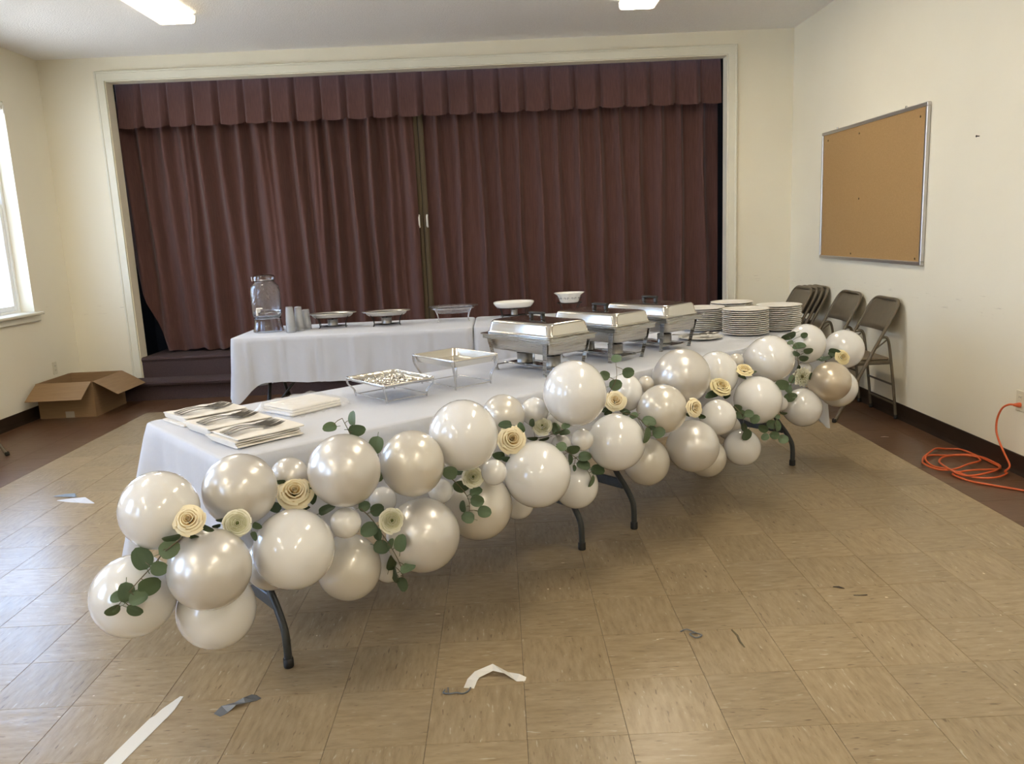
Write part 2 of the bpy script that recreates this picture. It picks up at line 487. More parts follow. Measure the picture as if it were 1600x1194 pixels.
# backstage box behind the curtain, carpeted stage and step
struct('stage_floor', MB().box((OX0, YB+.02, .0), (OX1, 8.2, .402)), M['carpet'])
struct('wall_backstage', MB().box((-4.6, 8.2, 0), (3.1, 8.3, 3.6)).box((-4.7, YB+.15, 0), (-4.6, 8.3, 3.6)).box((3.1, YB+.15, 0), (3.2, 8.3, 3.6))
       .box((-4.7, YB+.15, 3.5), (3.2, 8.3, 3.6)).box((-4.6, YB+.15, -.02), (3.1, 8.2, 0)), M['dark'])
def carpet_step(name, x0, x1, yf, yb, zt, nose):
    prof = [(yb, 0), (yf + nose, 0), (yf + nose, zt - .05), (yf + .012, zt - .045), (yf, zt - .022), (yf + .008, zt - .006), (yf + .03, zt), (yf+.07, zt+.002), (yb, zt)]
    n = len(prof); mb = MB()
    vv = [V((x0, y, z)) for y, z in prof] + [V((x1, y, z)) for y, z in prof]
    mb.add(vv, [tuple(range(n)), tuple(range(2*n-1, n-1, -1))] + [(k, n+k, n+(k+1) % n, (k+1) % n) for k in range(n)])
    return struct(name, mb, M['carpet'])
carpet_step('stage_step', -3.83, 2.38, 5.44, YB+.0, .197, .05)
carpet_step('stage_step', OX0+.004, OX1-.004, YB-.012, YB+.05, .404, .014)

# casing round the opening, mitred
W_, th = .086, .020
def casing(name, quad):
    mb = MB(); fr = [V((x, YB - th, z)) for x, z in quad]; bk = [V((x, YB, z)) for x, z in quad]
    mb.add(fr + bk, [(0,1,2,3), (7,6,5,4)] + [(k, k+4, (k+1) % 4+4, (k+1) % 4) for k in range(4)])
    # inner raised bead
    return struct(name, mb, M['trim'])
a0, a1, zt = OX0 - W_, OX1 + W_, OZ + W_
casing('trim_1', [(a0, .2), (OX0-.008, .2), (OX0-.008, OZ+.008), (a0, zt)])
casing('trim_2', [(OX1+.008, .2), (a1, .2), (a1, zt), (OX1+.008, OZ+.008)])
casing('trim_3', [(a0, zt), (OX0-.008, OZ+.008), (OX1+.008, OZ+.008), (a1, zt)])
def back_band(name, a, b):
    return struct(name, MB().bbox(a, b, .004), M['trim'])
back_band('trim_4', (a0-.008, YB-.028, .2), (a0+.012, YB, zt+.008))
back_band('trim_5', (a1-.012, YB-.028, .2), (a1+.008, YB, zt+.008))
back_band('trim_6', (a0+.012, YB-.028, zt-.012), (a1-.012, YB, zt+.008))

BH = .115
def baseb(name, a, b, along, wallpos, sgn):
    prof = [(0, 0), (.018, 0), (.010, .02), (.006, .04), (.005, BH-.005), (.002, BH), (0, BH)]
    n = len(prof); mb = MB(); vv = []
    for q in (a, b):
        for d, z in prof:
            vv.append(V((wallpos + sgn*d, q, z)) if along == 'y' else V((q, wallpos + sgn*d, z)))
    mb.add(vv, [tuple(range(n)), tuple(range(2*n-1, n-1, -1))] + [(k, (k+1) % n, n+(k+1) % n, n+k) for k in range(n)])
    struct(name, mb, M['base'])
baseb('baseboard_right', YR, YB, 'y', XR, -1)
baseb('baseboard_left', YR, YB, 'y', XL, 1)
baseb('baseboard_stage', XL, -3.83, 'x', YB, -1)
baseb('baseboard_stage', 2.38, XR, 'x', YB, -1)
baseb('baseboard_rear', XL, XR, 'x', YR, 1)

# windows
for n_, (a, b) in enumerate(WIN):
    w = thing('window_%d' % (n_+1), None, None); w['kind'] = 'structure'
    xo = XL - .15
    zm = 1.93
    def rect_frame(y0, y1, z0, z1, t_, d0, d1):
        mb = MB()
        mb.bbox((d0, y0, z0), (d1, y0+t_, z1), .004); mb.bbox((d0, y1-t_, z0), (d1, y1, z1), .004)
        mb.bbox((d0, y0+t_, z0), (d1, y1-t_, z0+t_), .004); mb.bbox((d0, y0+t_, z1-t_), (d1, y1-t_, z1), .004)
        return mb
    rect_frame(a, b, WZ0, WZ1, .035, xo-.03, xo+.03).build('frame', M['sash'], w)
    s1 = rect_frame(a+.035, b-.035, WZ0+.035, zm+.02, .045, xo-.004, xo+.02).build('sash', M['sash'], w)
    MB().box((xo+.006, a+.08, WZ0+.08), (xo+.010, b-.08, zm-.025)).build('pane', M['glass'], s1)
    s2 = rect_frame(a+.035, b-.035, zm-.02, WZ1-.035, .045, xo-.026, xo-.005).build('sash', M['sash'], w)
    MB().box((xo-.018, a+.08, zm+.025), (xo-.014, b-.08, WZ1-.08)).build('pane', M['glass'], s2)
    MB().bbox((xo+.03, a+.001, WZ0+.001), (XL+.002, b-.001, WZ0+.012), .003).bbox((XL+.001, a-.075, WZ0-.018), (XL+.055, b+.075, WZ0+.012), .008).build('sill', M['trim'], w)
    MB().bbox((XL+.001, a-.06, WZ0-.075), (XL+.022, b+.06, WZ0-.018), .006).build('apron', M['trim'], w)
    if n_ == 0:
        MB().bbox((XL-.10, a+.02, WZ1-.075), (XL+.004, b-.004, WZ1-.002), .01).build('blind_headrail', M['fixture'], w)
        MB().bbox((XL-.02, b-.03, WZ1-.11), (XL+.012, b-.006, WZ1-.03), .004).build('blind_bracket', M['fixture'], w)

# ceiling lights: wraparound fluorescent fixtures
def lamp(x, y, label, group=None):
    w, ln, h = .30, 1.22, .075
    t_ = thing('ceiling_light', label, 'ceiling light', (x, y, ZC), 0, group)
    MB().bbox((-.11, -ln/2+.01, -.022), (.11, ln/2-.01, -.0005), .004).build('housing', M['fixture'], t_)
    prof = [(-w/2, -.020), (-w/2+.004, -.055), (-w/2+.012, -h+.004), (-w/2+.022, -h), (-.06, -h), (0, -h), (.06, -h), (w/2-.022, -h), (w/2-.012, -h+.004), (w/2-.004, -.055), (w/2, -.020)]
    mb = MB(); n = len(prof); y0, y1 = -ln/2+.016, ln/2-.016
    mb.add([V((q[0], y0, q[1])) for q in prof] + [V((q[0], y1, q[1])) for q in prof], [(k, n+k, n+k+1, k+1) for k in range(n-1)], True)
    mb.add([V((-w/2, y0, -.024)), V((w/2, y0, -.024)), V((w/2, y1, -.024)), V((-w/2, y1, -.024))], [(0,1,2,3)])
    mb.build('diffuser', M['lamp'], t_)
    for s_ in (-1, 1):
        yy = s_ * (ln/2 - .008)
        mb = MB()
        pts = [(-w/2-.002, -.020)] + [(q[0]*1.012, q[1]-.002) for q in prof] + [(w/2+.002, -.020)]
        k = len(pts)
        mb.add([V((q[0], yy-.008, q[1])) for q in pts] + [V((q[0], yy+.008, q[1])) for q in pts],
               [tuple(range(k)), tuple(range(2*k-1, k-1, -1))] + [(i, i+k, (i+1) % k + k, (i+1) % k) for i in range(k)])
        mb.build('end_cap', M['fixture'], t_)
    return t_
lamp(-2.478, 3.75, 'lit white fluorescent ceiling fixture over the left side, near the stage opening')
lamp(1.195, 3.89, 'lit white fluorescent ceiling fixture over the chafing dishes, near the stage opening')
for yy, rw in ((.6, 'first'), (-2.6, 'second'), (-5.2, 'third')):
    for xx, sd_ in ((-2.478, 'window'), (1.195, 'cork board')):
        lamp(xx, yy, 'lit white ceiling fixture on the %s side, %s row back from the stage pair' % (sd_, rw), 'ceiling lights above and behind the camera')

# ------------------------------------------------------------------ stage curtains
rnd = random.Random(11)
def curtain(name, label, x0, x1, zb, zt, y, ridges, edge_l=None, edge_r=None, nx=420):
    def fold(x, h):                                  # h: 0 at hem, 1 at the heading
        d = 0
        for (rx, wd, amp, drift, soft) in ridges:
            c = rx + drift * (1 - h) + .008 * sin(7 * h + rx * 9)
            w_ = wd * (1 + soft * (1 - h))
            q = (x - c) / w_
            d += amp * math.exp(-q * q)
        return d + .006 * sin(x * 31 + 2 * h) + .004 * sin(x * 57 + 5 * h)
    def fn(a, b):
        h = b
        l = x0 + (edge_l(h) if edge_l else 0); r = x1 + (edge_r(h) if edge_r else 0)
        x = l + (r - l) * a
        z = zb + (zt - zb) * b
        if b == 0: z += .012 * sin(x * 17) + .006 * sin(x * 41)
        return V((x, y - fold(x, h), z))
    mb = MB().grid(nx, 26, fn)
    o = mb.build(name, M['curtain']); tag(o, label, 'curtain', 'stage curtains')
    return o, fold
rl = []
x = -3.78
while x < -.86:
    rl.append((x, rnd.uniform(.042, .062), rnd.uniform(.10, .15), rnd.uniform(.0, .09), rnd.uniform(.1, .5)))
    if rnd.random() < .45: rl.append((x + .07, .018, rnd.uniform(.02, .045), rnd.uniform(0, .09), .5))
    x += rnd.uniform(.165, .215)
YC = 6.12
cl, fl_ = curtain('stage_curtain', 'pleated mauve-brown stage curtain behind the drink dispenser, gaping at its outer edge', -3.82, -.83, .425, 2.95, YC, rl,
             edge_l=lambda h: .28 * max(0, 1 - h * 2.7) ** 1.25, edge_r=lambda h: .0)
rr_ = []
x = -.60
while x < 2.29:
    rr_.append((x, rnd.uniform(.024, .034), rnd.uniform(.065, .10), rnd.uniform(-.02, .05), rnd.uniform(.4, 1.0)))
    rr_.append((x + .10, .05, rnd.uniform(.0, .03), rnd.uniform(-.03, .06), .6))
    x += rnd.uniform(.195, .22)
cr, fr_ = curtain('stage_curtain', 'pleated mauve-brown stage curtain behind the chafing dishes', -.745, 2.29, .425, 2.95, YC, rr_, nx=420)
# khaki lining edges turned out at the meeting of the two curtains, with a pull handle on each
for o, xa, xb in ((cl, -.842, -.790), (cr, -.784, -.732)):
    mb = MB().grid(9, 20, lambda a, b: V((xa + (xb - xa) * a, YC - .045 - .014 * sin(pi * a) - .006 * sin(6*b), .425 + 2.5 * b)))
    mb.build('lining_edge', M['lining'], o)
    xm = -.828 if o is cl else -.745
    MB().tube(smoothpath([(xm, YC-.055, 1.59), (xm, YC-.082, 1.605), (xm, YC-.085, 1.65), (xm, YC-.082, 1.695), (xm, YC-.055, 1.71)], 4), .010, 8).build('pull_handle', M['pull'], o)

def valance():
    p = .2535; x0 = OX0 - .03; x1 = OX1 - .004
    zt_, zb_ = 3.16, 2.682; yv = 5.965
    nx = 700
    def prof(uu, h):          # uu 0..1 inside a pleat, h 0 hem .. 1 top
        op = .35 + .65 * (1 - h)
        if uu < .10: d = uu / .10
        elif uu < .70: d = 1 - .12 * sin((uu - .1) / .6 * pi)
        elif uu < .84: d = 1 + .22 * sin((uu - .7) / .14 * pi)
        else: d = max(0, (1 - uu) / .16)
        return d * .062 * op
    def fn(a, b):
        x = x0 + (x1 - x0) * a
        uu = ((x - (-3.498)) / p) % 1.0
        k = math.floor((x + 3.498) / p)
        sk = .02 * sin(k * 2.3) * (1 - b)
        uu = min(.999, max(0, uu + sk * sin(pi * uu)))
        z = zb_ + (zt_ - zb_) * b
        if b == 0: z += -.012 * sin(pi * uu) + (.016 if uu > .9 or uu < .04 else 0)
        return V((x, yv - prof(uu, b), z))
    o = MB().grid(nx, 9, fn).build('curtain_valance', M['curtain'])
    tag(o, 'mauve-brown box-pleated valance across the top of the stage opening', 'valance')
valance()
BALLOON_DATA = [  # x, y, z, radius, aspect, colour
    (-1.0369, -0.2381, 0.7518, 0.1133, 1.016, 'w'),
    (-1.1429, -0.2420, 0.4924, 0.1216, 0.993, 'w'),
    (-0.8986, -0.2730, 0.5779, 0.1182, 0.993, 'p'),
    (-0.9399, -0.1522, 0.3926, 0.1187, 1.000, 'w'),
    (-0.8509, -0.0851, 0.7546, 0.1122, 0.991, 'p'),
    (-0.6980, -0.1017, 0.5587, 0.1252, 1.000, 'w'),
    (-0.7475, 0.1036, 0.7322, 0.0646, 1.000, 'p'),
    (-0.5475, 0.0222, 0.7691, 0.1170, 1.018, 'p'),
    (-0.3483, 0.1861, 0.7350, 0.1123, 1.040, 'c'),
    (-0.5563, 0.0149, 0.5943, 0.0506, 0.990, 'w'),
    (-0.5841, 0.1345, 0.3911, 0.1120, 1.039, 'c'),
    (-0.4813, 0.3227, 0.5616, 0.0506, 1.000, 'w'),
    (-0.3295, 0.2015, 0.4684, 0.1299, 1.009, 'p'),
    (-0.2761, 0.3879, 0.5652, 0.0473, 1.000, 'w'),
    (-0.4769, 0.3263, 0.3049, 0.0604, 1.000, 'w'),
    (-0.8176, 0.0460, 0.4550, 0.0884, 1.000, 'c'),
    (-0.1755, 0.3282, 0.7901, 0.1262, 1.037, 'w'),
    (-0.0315, 0.6928, 0.7704, 0.0880, 1.000, 'c'),
    (0.0998, 0.8008, 0.7585, 0.0602, 1.000, 'w'),
    (0.2608, 0.6873, 0.8514, 0.1302, 1.056, 'w'),
    (0.1967, 0.8806, 0.6825, 0.0522, 1.000, 'w'),
    (-0.0736, 0.4121, 0.6209, 0.0483, 1.012, 'w'),
    (0.0926, 0.5489, 0.5633, 0.1318, 0.995, 'w'),
    (-0.1413, 0.4989, 0.4611, 0.1307, 1.000, 'c'),
    (0.0125, 0.7291, 0.3869, 0.0691, 1.000, 'w'),
    (0.2671, 0.8349, 0.4155, 0.0978, 1.021, 'w'),
    (0.2873, 0.7091, 0.6518, 0.0462, 1.000, 'w'),
    (0.2138, 0.8947, 0.5842, 0.0443, 1.000, 'w'),
    (0.4452, 0.8390, 0.5991, 0.1235, 0.989, 'w'),
    (0.5394, 1.1626, 0.7476, 0.0812, 1.198, 'w'),
    (0.6477, 1.2518, 0.7650, 0.0391, 1.000, 'c'),
    (0.8299, 1.2980, 0.7851, 0.1341, 0.983, 'p'),
    (1.0777, 1.5981, 0.7334, 0.1117, 1.107, 'w'),
    (0.6841, 1.0356, 0.6898, 0.1096, 1.000, 'c'),
    (1.0045, 1.2992, 0.5752, 0.0868, 1.000, 'w'),
    (0.8534, 1.1750, 0.4720, 0.1218, 1.025, 'p'),
    (1.0130, 1.5523, 0.3007, 0.1017, 1.000, 'c'),
    (0.6238, 1.1285, 0.4216, 0.1084, 1.063, 'c'),
    (1.2100, 1.5856, 0.3373, 0.0952, 1.035, 'w'),
    (1.2648, 1.5134, 0.6036, 0.1212, 1.000, 'w'),
    (1.4123, 1.7772, 0.7669, 0.1285, 0.968, 'w'),
    (1.7506, 2.1528, 0.7832, 0.1110, 1.076, 'w'),
    (2.0275, 2.2835, 0.7187, 0.1169, 1.006, 'w'),
    (1.8268, 1.9759, 0.5879, 0.1120, 1.000, 'k'),
    (1.9820, 2.2461, 0.4914, 0.1150, 1.000, 'w'),
    (1.6813, 2.0068, 0.4369, 0.1085, 1.050, 'w'),
    (1.7400, 2.1505, 0.6324, 0.0437, 1.000, 'w'),
    (1.5422, 1.9793, 0.4745, 0.0461, 1.000, 'w'),
    (1.2110, 1.7153, 0.7756, 0.0400, 1.000, 'c'),
    (1.1724, 1.7093, 0.4159, 0.0642, 1.000, 'c'),
]
SPRIG_DATA = [
    ('long eucalyptus sprig hanging over the lowest white balloon by the near table corner', [[-0.9373, -0.3368, 0.7028], [-0.9905, -0.3437, 0.6631], [-1.0399, -0.3151, 0.614], [-1.0751, -0.3436, 0.5794], [-1.1161, -0.3668, 0.5343], [-1.1299, -0.3728, 0.5165]], [[-1.0818, -0.2902, 0.6271, 0.666, -0.6178, 0.4182, -0.4216, 0.1507, 0.8942, 0.035], [-0.9769, -0.3401, 0.67, 0.3591, -0.8479, 0.3901, 0.841, 0.4752, 0.2588, 0.0296], [-1.0116, -0.3413, 0.6147, 0.3549, -0.919, 0.1719, 0.9054, 0.292, -0.3082, 0.024], [-1.0473, -0.3361, 0.5622, 0.4851, -0.8729, -0.0513, 0.8693, 0.4751, 0.1366, 0.0317], [-1.0714, -0.3613, 0.5385, 0.1944, -0.5836, 0.7885, 0.856, 0.4934, 0.1541, 0.0262], [-1.1036, -0.3625, 0.5578, 0.7816, -0.5726, 0.2476, 0.0111, 0.4095, 0.9122, 0.0285], [-1.125, -0.3684, 0.5477, 0.1855, -0.612, 0.7688, 0.8198, 0.5277, 0.2223, 0.0205], [-1.1402, -0.3761, 0.5126, 0.5612, -0.7147, -0.4174, 0.8239, 0.5306, 0.1991, 0.0221], [-1.0809, -0.371, 0.507, 0.0419, -0.9524, -0.3018, 0.8475, 0.1939, -0.4941, 0.0234], [-0.966, -0.3426, 0.7047, 0.2808, -0.6058, -0.7444, 0.9129, 0.4079, 0.0124, 0.0255]]),
    ('three-leaf eucalyptus tip standing up above a pearl balloon beside the wrapped napkins', [[-0.5266, 0.0928, 0.855], [-0.5402, 0.0986, 0.8851], [-0.5508, 0.073, 0.9298]], [[-0.5869, 0.0415, 0.9087, 0.0956, -0.6174, 0.7808, 0.97, 0.2338, 0.0661, 0.0234], [-0.5216, 0.0953, 0.9232, -0.7204, -0.6686, 0.1843, 0.0402, 0.2251, 0.9735, 0.0251], [-0.5114, 0.1037, 0.8813, 0.1134, -0.8971, -0.427, 0.9821, 0.1662, -0.0883, 0.0288]]),
    ('pair of eucalyptus leaves wedged between the two largest pearl balloons', [[-0.4598, 0.1365, 0.6943], [-0.4551, 0.1477, 0.7547], [-0.4637, 0.1625, 0.8339]], [[-0.4595, 0.1463, 0.8158, -0.1873, -0.9327, 0.3081, 0.1812, 0.2755, 0.9441, 0.0307], [-0.4587, 0.147, 0.7038, 0.5101, -0.8241, 0.2463, 0.0064, 0.29, 0.957, 0.0173]]),
    ('long eucalyptus sprig trailing down under the pale ranunculus nearest the first table leg', [[-0.5542, 0.2608, 0.5584], [-0.508, 0.2044, 0.5392], [-0.4639, 0.1449, 0.5028], [-0.4206, 0.0803, 0.4674], [-0.4062, 0.1231, 0.3961], [-0.4175, 0.2576, 0.2933]], [[-0.4925, 0.2567, 0.55, 0.2122, -0.9575, 0.1953, 0.9122, 0.2658, 0.3117, 0.0259], [-0.5068, 0.146, 0.5177, 0.033, -0.7736, 0.6328, 0.9142, 0.2793, 0.2937, 0.0313], [-0.4763, 0.1426, 0.501, -0.4927, -0.8437, 0.2132, -0.1557, 0.3265, 0.9323, 0.0219], [-0.467, 0.1345, 0.4575, 0.2072, -0.8416, 0.4988, 0.934, 0.0185, -0.3567, 0.0281], [-0.4277, 0.0966, 0.4839, -0.6397, -0.5842, 0.4994, 0.3184, 0.3899, 0.864, 0.0185], [-0.3896, 0.0679, 0.4954, -0.4914, -0.7703, 0.4064, 0.1569, 0.3807, 0.9113, 0.0305], [-0.4576, 0.2606, 0.3467, 0.8158, -0.5784, 0.0033, 0.2866, 0.4091, 0.8663, 0.0296], [-0.3743, 0.0806, 0.3997, -0.1674, -0.3376, 0.9263, 0.9362, 0.2401, 0.2567, 0.0277], [-0.4453, 0.2571, 0.2999, -0.8447, -0.5352, 0.0073, -0.2211, 0.3612, 0.9059, 0.0316], [-0.4226, 0.2504, 0.2652, 0.7093, -0.4903, 0.5065, -0.3863, 0.3307, 0.861, 0.0277], [-0.5373, 0.2598, 0.5647, 0.1955, -0.949, 0.2472, 0.948, 0.2474, 0.2001, 0.0221]]),
    ('eucalyptus sprig drooping beneath a pale ranunculus onto a champagne balloon', [[-0.2454, 0.3378, 0.6447], [-0.2007, 0.3291, 0.5998], [-0.1777, 0.3802, 0.5423], [-0.1693, 0.3686, 0.5125], [-0.1741, 0.3629, 0.4781]], [[-0.226, 0.2507, 0.6755, 0.0645, -0.9667, 0.2475, 0.9776, 0.0115, -0.21, 0.0272], [-0.1998, 0.4126, 0.5728, 0.0238, -0.9619, -0.2724, 0.9971, 0.0426, -0.0634, 0.0321], [-0.1438, 0.3832, 0.5582, -0.1846, -0.5682, 0.8019, 0.9364, 0.146, 0.319, 0.0255], [-0.1398, 0.3658, 0.5287, -0.0157, -0.995, 0.099, 0.9706, -0.039, -0.2376, 0.0266], [-0.115, 0.3565, 0.4874, 0.0698, -0.829, 0.5549, 0.9875, -0.0214, -0.1562, 0.0266], [-0.1776, 0.3562, 0.4687, 0.1052, -0.8666, 0.4878, 0.9499, -0.0577, -0.3073, 0.0254], [-0.1938, 0.3696, 0.5081, -0.7775, -0.613, 0.1404, -0.0836, 0.3219, 0.9431, 0.0229]]),
    ('short grey-green sprig beside the small white ranunculus below the highest balloon', [[0.0672, 0.7649, 0.6543], [0.1315, 0.7645, 0.655], [0.1743, 0.819, 0.6538], [0.2151, 0.7229, 0.6943]], [[0.0864, 0.7292, 0.7279, -0.6839, -0.7025, 0.1971, 0.0421, 0.2318, 0.9719, 0.0176], [0.1856, 0.8132, 0.6771, 0.5872, -0.7567, 0.2874, -0.1493, 0.2476, 0.9573, 0.0275], [0.2147, 0.6171, 0.7344, -0.1553, -0.59, 0.7924, 0.985, -0.0315, 0.1696, 0.0183], [0.2257, 0.8248, 0.6558, -0.1202, -0.4146, 0.902, 0.9927, -0.044, 0.1121, 0.024]]),
    ('eucalyptus sprig trailing over the balloon above the middle table legs', [[0.1745, 0.6111, 0.6643], [0.2173, 0.6048, 0.6322], [0.272, 0.8111, 0.5424], [0.3094, 0.7974, 0.4993], [0.3245, 0.7755, 0.475]], [[0.19, 0.5435, 0.6712, -0.0468, -0.8279, 0.5589, 0.9967, -0.0757, -0.0287, 0.022], [0.2467, 0.6678, 0.6242, 0.0009, -0.8872, -0.4614, 0.993, -0.0536, 0.1051, 0.0278], [0.3043, 0.7898, 0.5559, -0.1165, -0.6413, 0.7584, 0.9932, -0.0704, 0.093, 0.0289], [0.2962, 0.7834, 0.5214, 0.1194, -0.6087, 0.7843, 0.9447, -0.1735, -0.2785, 0.0304], [0.3598, 0.8129, 0.4868, -0.0041, -0.655, 0.7556, 0.9808, -0.15, -0.1247, 0.0307], [0.3246, 0.7484, 0.4595, 0.8028, -0.5411, -0.2502, 0.43, 0.2348, 0.8718, 0.0273], [0.2442, 0.8293, 0.5347, 0.8567, -0.5085, 0.0859, 0.0663, 0.2738, 0.9595, 0.0256], [0.2565, 0.7716, 0.5133, 0.7275, -0.6464, 0.2299, -0.042, 0.2925, 0.9553, 0.0144]]),
    ('four-leaf eucalyptus tip rising past the side of the highest balloon', [[0.4197, 0.8556, 0.809], [0.4552, 0.8669, 0.8714], [0.4608, 0.9182, 0.9287]], [[0.4602, 0.8902, 0.9513, -0.138, -0.723, 0.6769, 0.9896, -0.1291, 0.0639, 0.0237], [0.4021, 0.8424, 0.8902, -0.163, -0.9833, 0.0805, 0.9141, -0.1812, -0.3629, 0.0234], [0.5168, 0.9368, 0.8804, -0.1362, -0.9849, 0.1064, 0.9671, -0.1088, 0.2301, 0.0271], [0.4542, 0.8853, 0.8391, -0.11, -0.9918, 0.0655, 0.9724, -0.0938, 0.2135, 0.0286]]),
    ('eucalyptus sprig curving between two pearl balloons past a cream rose', [[0.4722, 0.8412, 0.728], [0.5362, 0.8363, 0.7048], [0.5904, 0.9446, 0.6395], [0.6272, 0.9465, 0.6184]], [[0.6037, 0.9323, 0.6606, 0.0295, -0.6062, 0.7947, 0.9529, -0.223, -0.2055, 0.0317], [0.6462, 0.9343, 0.6079, -0.2469, -0.8762, 0.4138, 0.9201, -0.078, 0.3839, 0.0293], [0.6163, 0.9535, 0.6235, -0.1705, -0.359, 0.9177, 0.9811, -0.1487, 0.1241, 0.0215], [0.5637, 0.7804, 0.6385, 0.7819, -0.6172, -0.0878, 0.2649, 0.2014, 0.943, 0.035], [0.5214, 0.8357, 0.7117, -0.3376, -0.5635, 0.754, 0.9275, -0.0626, 0.3684, 0.0201], [0.4895, 0.8384, 0.7247, -0.0889, -0.7796, -0.6199, 0.9892, -0.1418, 0.0366, 0.0177]]),
    ('eucalyptus sprig hanging beside the small round white balloon under two roses', [[1.1232, 1.4437, 0.5927], [1.1581, 1.4202, 0.5501], [1.1885, 1.4947, 0.4844], [1.2115, 1.531, 0.4348]], [[1.1407, 1.4387, 0.5852, -0.3374, -0.8955, -0.2903, 0.9407, -0.3094, -0.139, 0.0226], [1.1549, 1.435, 0.5507, -0.2812, -0.9114, 0.3004, 0.9594, -0.2595, 0.1106, 0.0263], [1.1866, 1.4031, 0.5603, -0.2651, -0.8537, 0.4483, 0.9558, -0.294, 0.0053, 0.0239], [1.2151, 1.3974, 0.5334, -0.2584, -0.9536, 0.1547, 0.8724, -0.1616, 0.4612, 0.0261], [1.2075, 1.557, 0.4526, 0.4033, -0.8735, 0.2726, -0.0669, 0.2689, 0.9608, 0.0233], [1.2053, 1.5028, 0.4263, 0.2858, -0.9571, -0.0473, 0.4638, 0.095, 0.8809, 0.0323]]),
    ('leafy eucalyptus sprig hanging by the farthest visible table leg', [[1.4449, 1.7033, 0.4757], [1.3333, 1.4358, 0.5072], [1.3207, 1.4304, 0.478], [1.3268, 1.4248, 0.4481], [1.3634, 1.4201, 0.4242]], [[1.267, 1.4283, 0.4749, -0.4876, -0.8214, -0.296, 0.8525, -0.3746, -0.3647, 0.0264], [1.3094, 1.4315, 0.4938, -0.3532, -0.932, 0.0816, 0.9057, -0.3625, -0.2197, 0.0264], [1.3392, 1.4296, 0.4851, 0.6438, -0.7469, 0.1663, 0.0292, 0.2411, 0.9701, 0.0302], [1.2741, 1.4203, 0.4323, -0.3779, -0.8284, 0.4134, 0.8628, -0.1531, 0.4819, 0.0211], [1.3219, 1.4212, 0.4391, -0.3447, -0.9357, -0.075, 0.9378, -0.3399, -0.0703, 0.0249], [1.3661, 1.4167, 0.4172, -0.293, -0.8651, 0.407, 0.9337, -0.3506, -0.0731, 0.0264], [1.5571, 1.9642, 0.4197, -0.2806, -0.5457, -0.7896, 0.9322, -0.3508, -0.0889, 0.0214], [1.3413, 1.4378, 0.5295, -0.265, -0.9062, 0.3294, 0.8398, -0.3848, -0.383, 0.0136]]),
    ('eucalyptus sprig running down beneath the ruffled ivory flower', [[1.4495, 1.4873, 0.7456], [1.4244, 1.4781, 0.6947], [1.4944, 1.7127, 0.5987], [1.5875, 1.9458, 0.5051]], [[1.3741, 1.4749, 0.6861, -0.3847, -0.875, -0.294, 0.9226, -0.3546, -0.1518, 0.034], [1.5836, 1.9471, 0.5136, -0.2566, -0.9642, -0.0665, 0.9174, -0.2646, 0.2974, 0.0322], [1.407, 1.4702, 0.6623, -0.6827, -0.7307, 0.0102, -0.3098, 0.3021, 0.9015, 0.0227], [1.4259, 1.4788, 0.7098, -0.7869, -0.5682, 0.2405, 0.2129, 0.1158, 0.9702, 0.0227], [1.6081, 1.9449, 0.5216, -0.2944, -0.89, 0.3483, 0.9081, -0.3741, -0.1883, 0.0186]]),
    ('bushy eucalyptus sprig in front of the balloon nearest the plate stacks', [[1.5989, 1.8606, 0.6994], [1.5975, 1.8712, 0.7563], [1.5869, 1.8677, 0.8074], [1.5753, 1.9065, 0.8443], [1.5516, 1.9115, 0.8698]], [[1.6259, 2.0957, 0.843, 0.0837, -0.6911, -0.7179, 0.8929, -0.2678, 0.3619, 0.0432], [1.6988, 2.0521, 0.8478, -0.269, -0.9506, -0.1552, 0.9106, -0.3035, 0.2807, 0.0205], [1.4987, 1.7161, 0.8594, -0.3222, -0.5839, 0.7452, 0.9363, -0.3128, 0.1597, 0.0175], [1.667, 2.0392, 0.788, -0.2581, -0.3891, 0.8843, 0.936, -0.3275, 0.1291, 0.0385], [1.7155, 2.0295, 0.7612, -0.1696, -0.804, -0.5699, 0.9277, -0.3255, 0.1831, 0.0273], [1.699, 2.0516, 0.7152, -0.2893, -0.7655, -0.5747, 0.9355, -0.3533, -0.0003, 0.0275], [1.5213, 1.6877, 0.804, -0.5749, -0.6492, -0.498, 0.8113, -0.3735, -0.4497, 0.0206]]),
    ('dark leafy twig beside the farthest small rose', [[1.8202, 2.1717, 0.6775], [1.9026, 2.2336, 0.682], [1.9388, 2.1926, 0.7091]], [[1.9265, 2.1743, 0.7213, -0.5117, -0.7212, -0.467, 0.8586, -0.4091, -0.309, 0.0353], [1.8987, 2.2572, 0.674, 0.0479, -0.3293, 0.943, 0.9001, -0.395, -0.1836, 0.0216], [1.7989, 2.0847, 0.6967, 0.1912, -0.3704, 0.909, 0.8516, -0.3978, -0.3413, 0.0173], [1.9136, 2.2059, 0.6903, -0.0135, -0.6447, -0.7644, 0.908, -0.3281, 0.2607, 0.0196]]),
]
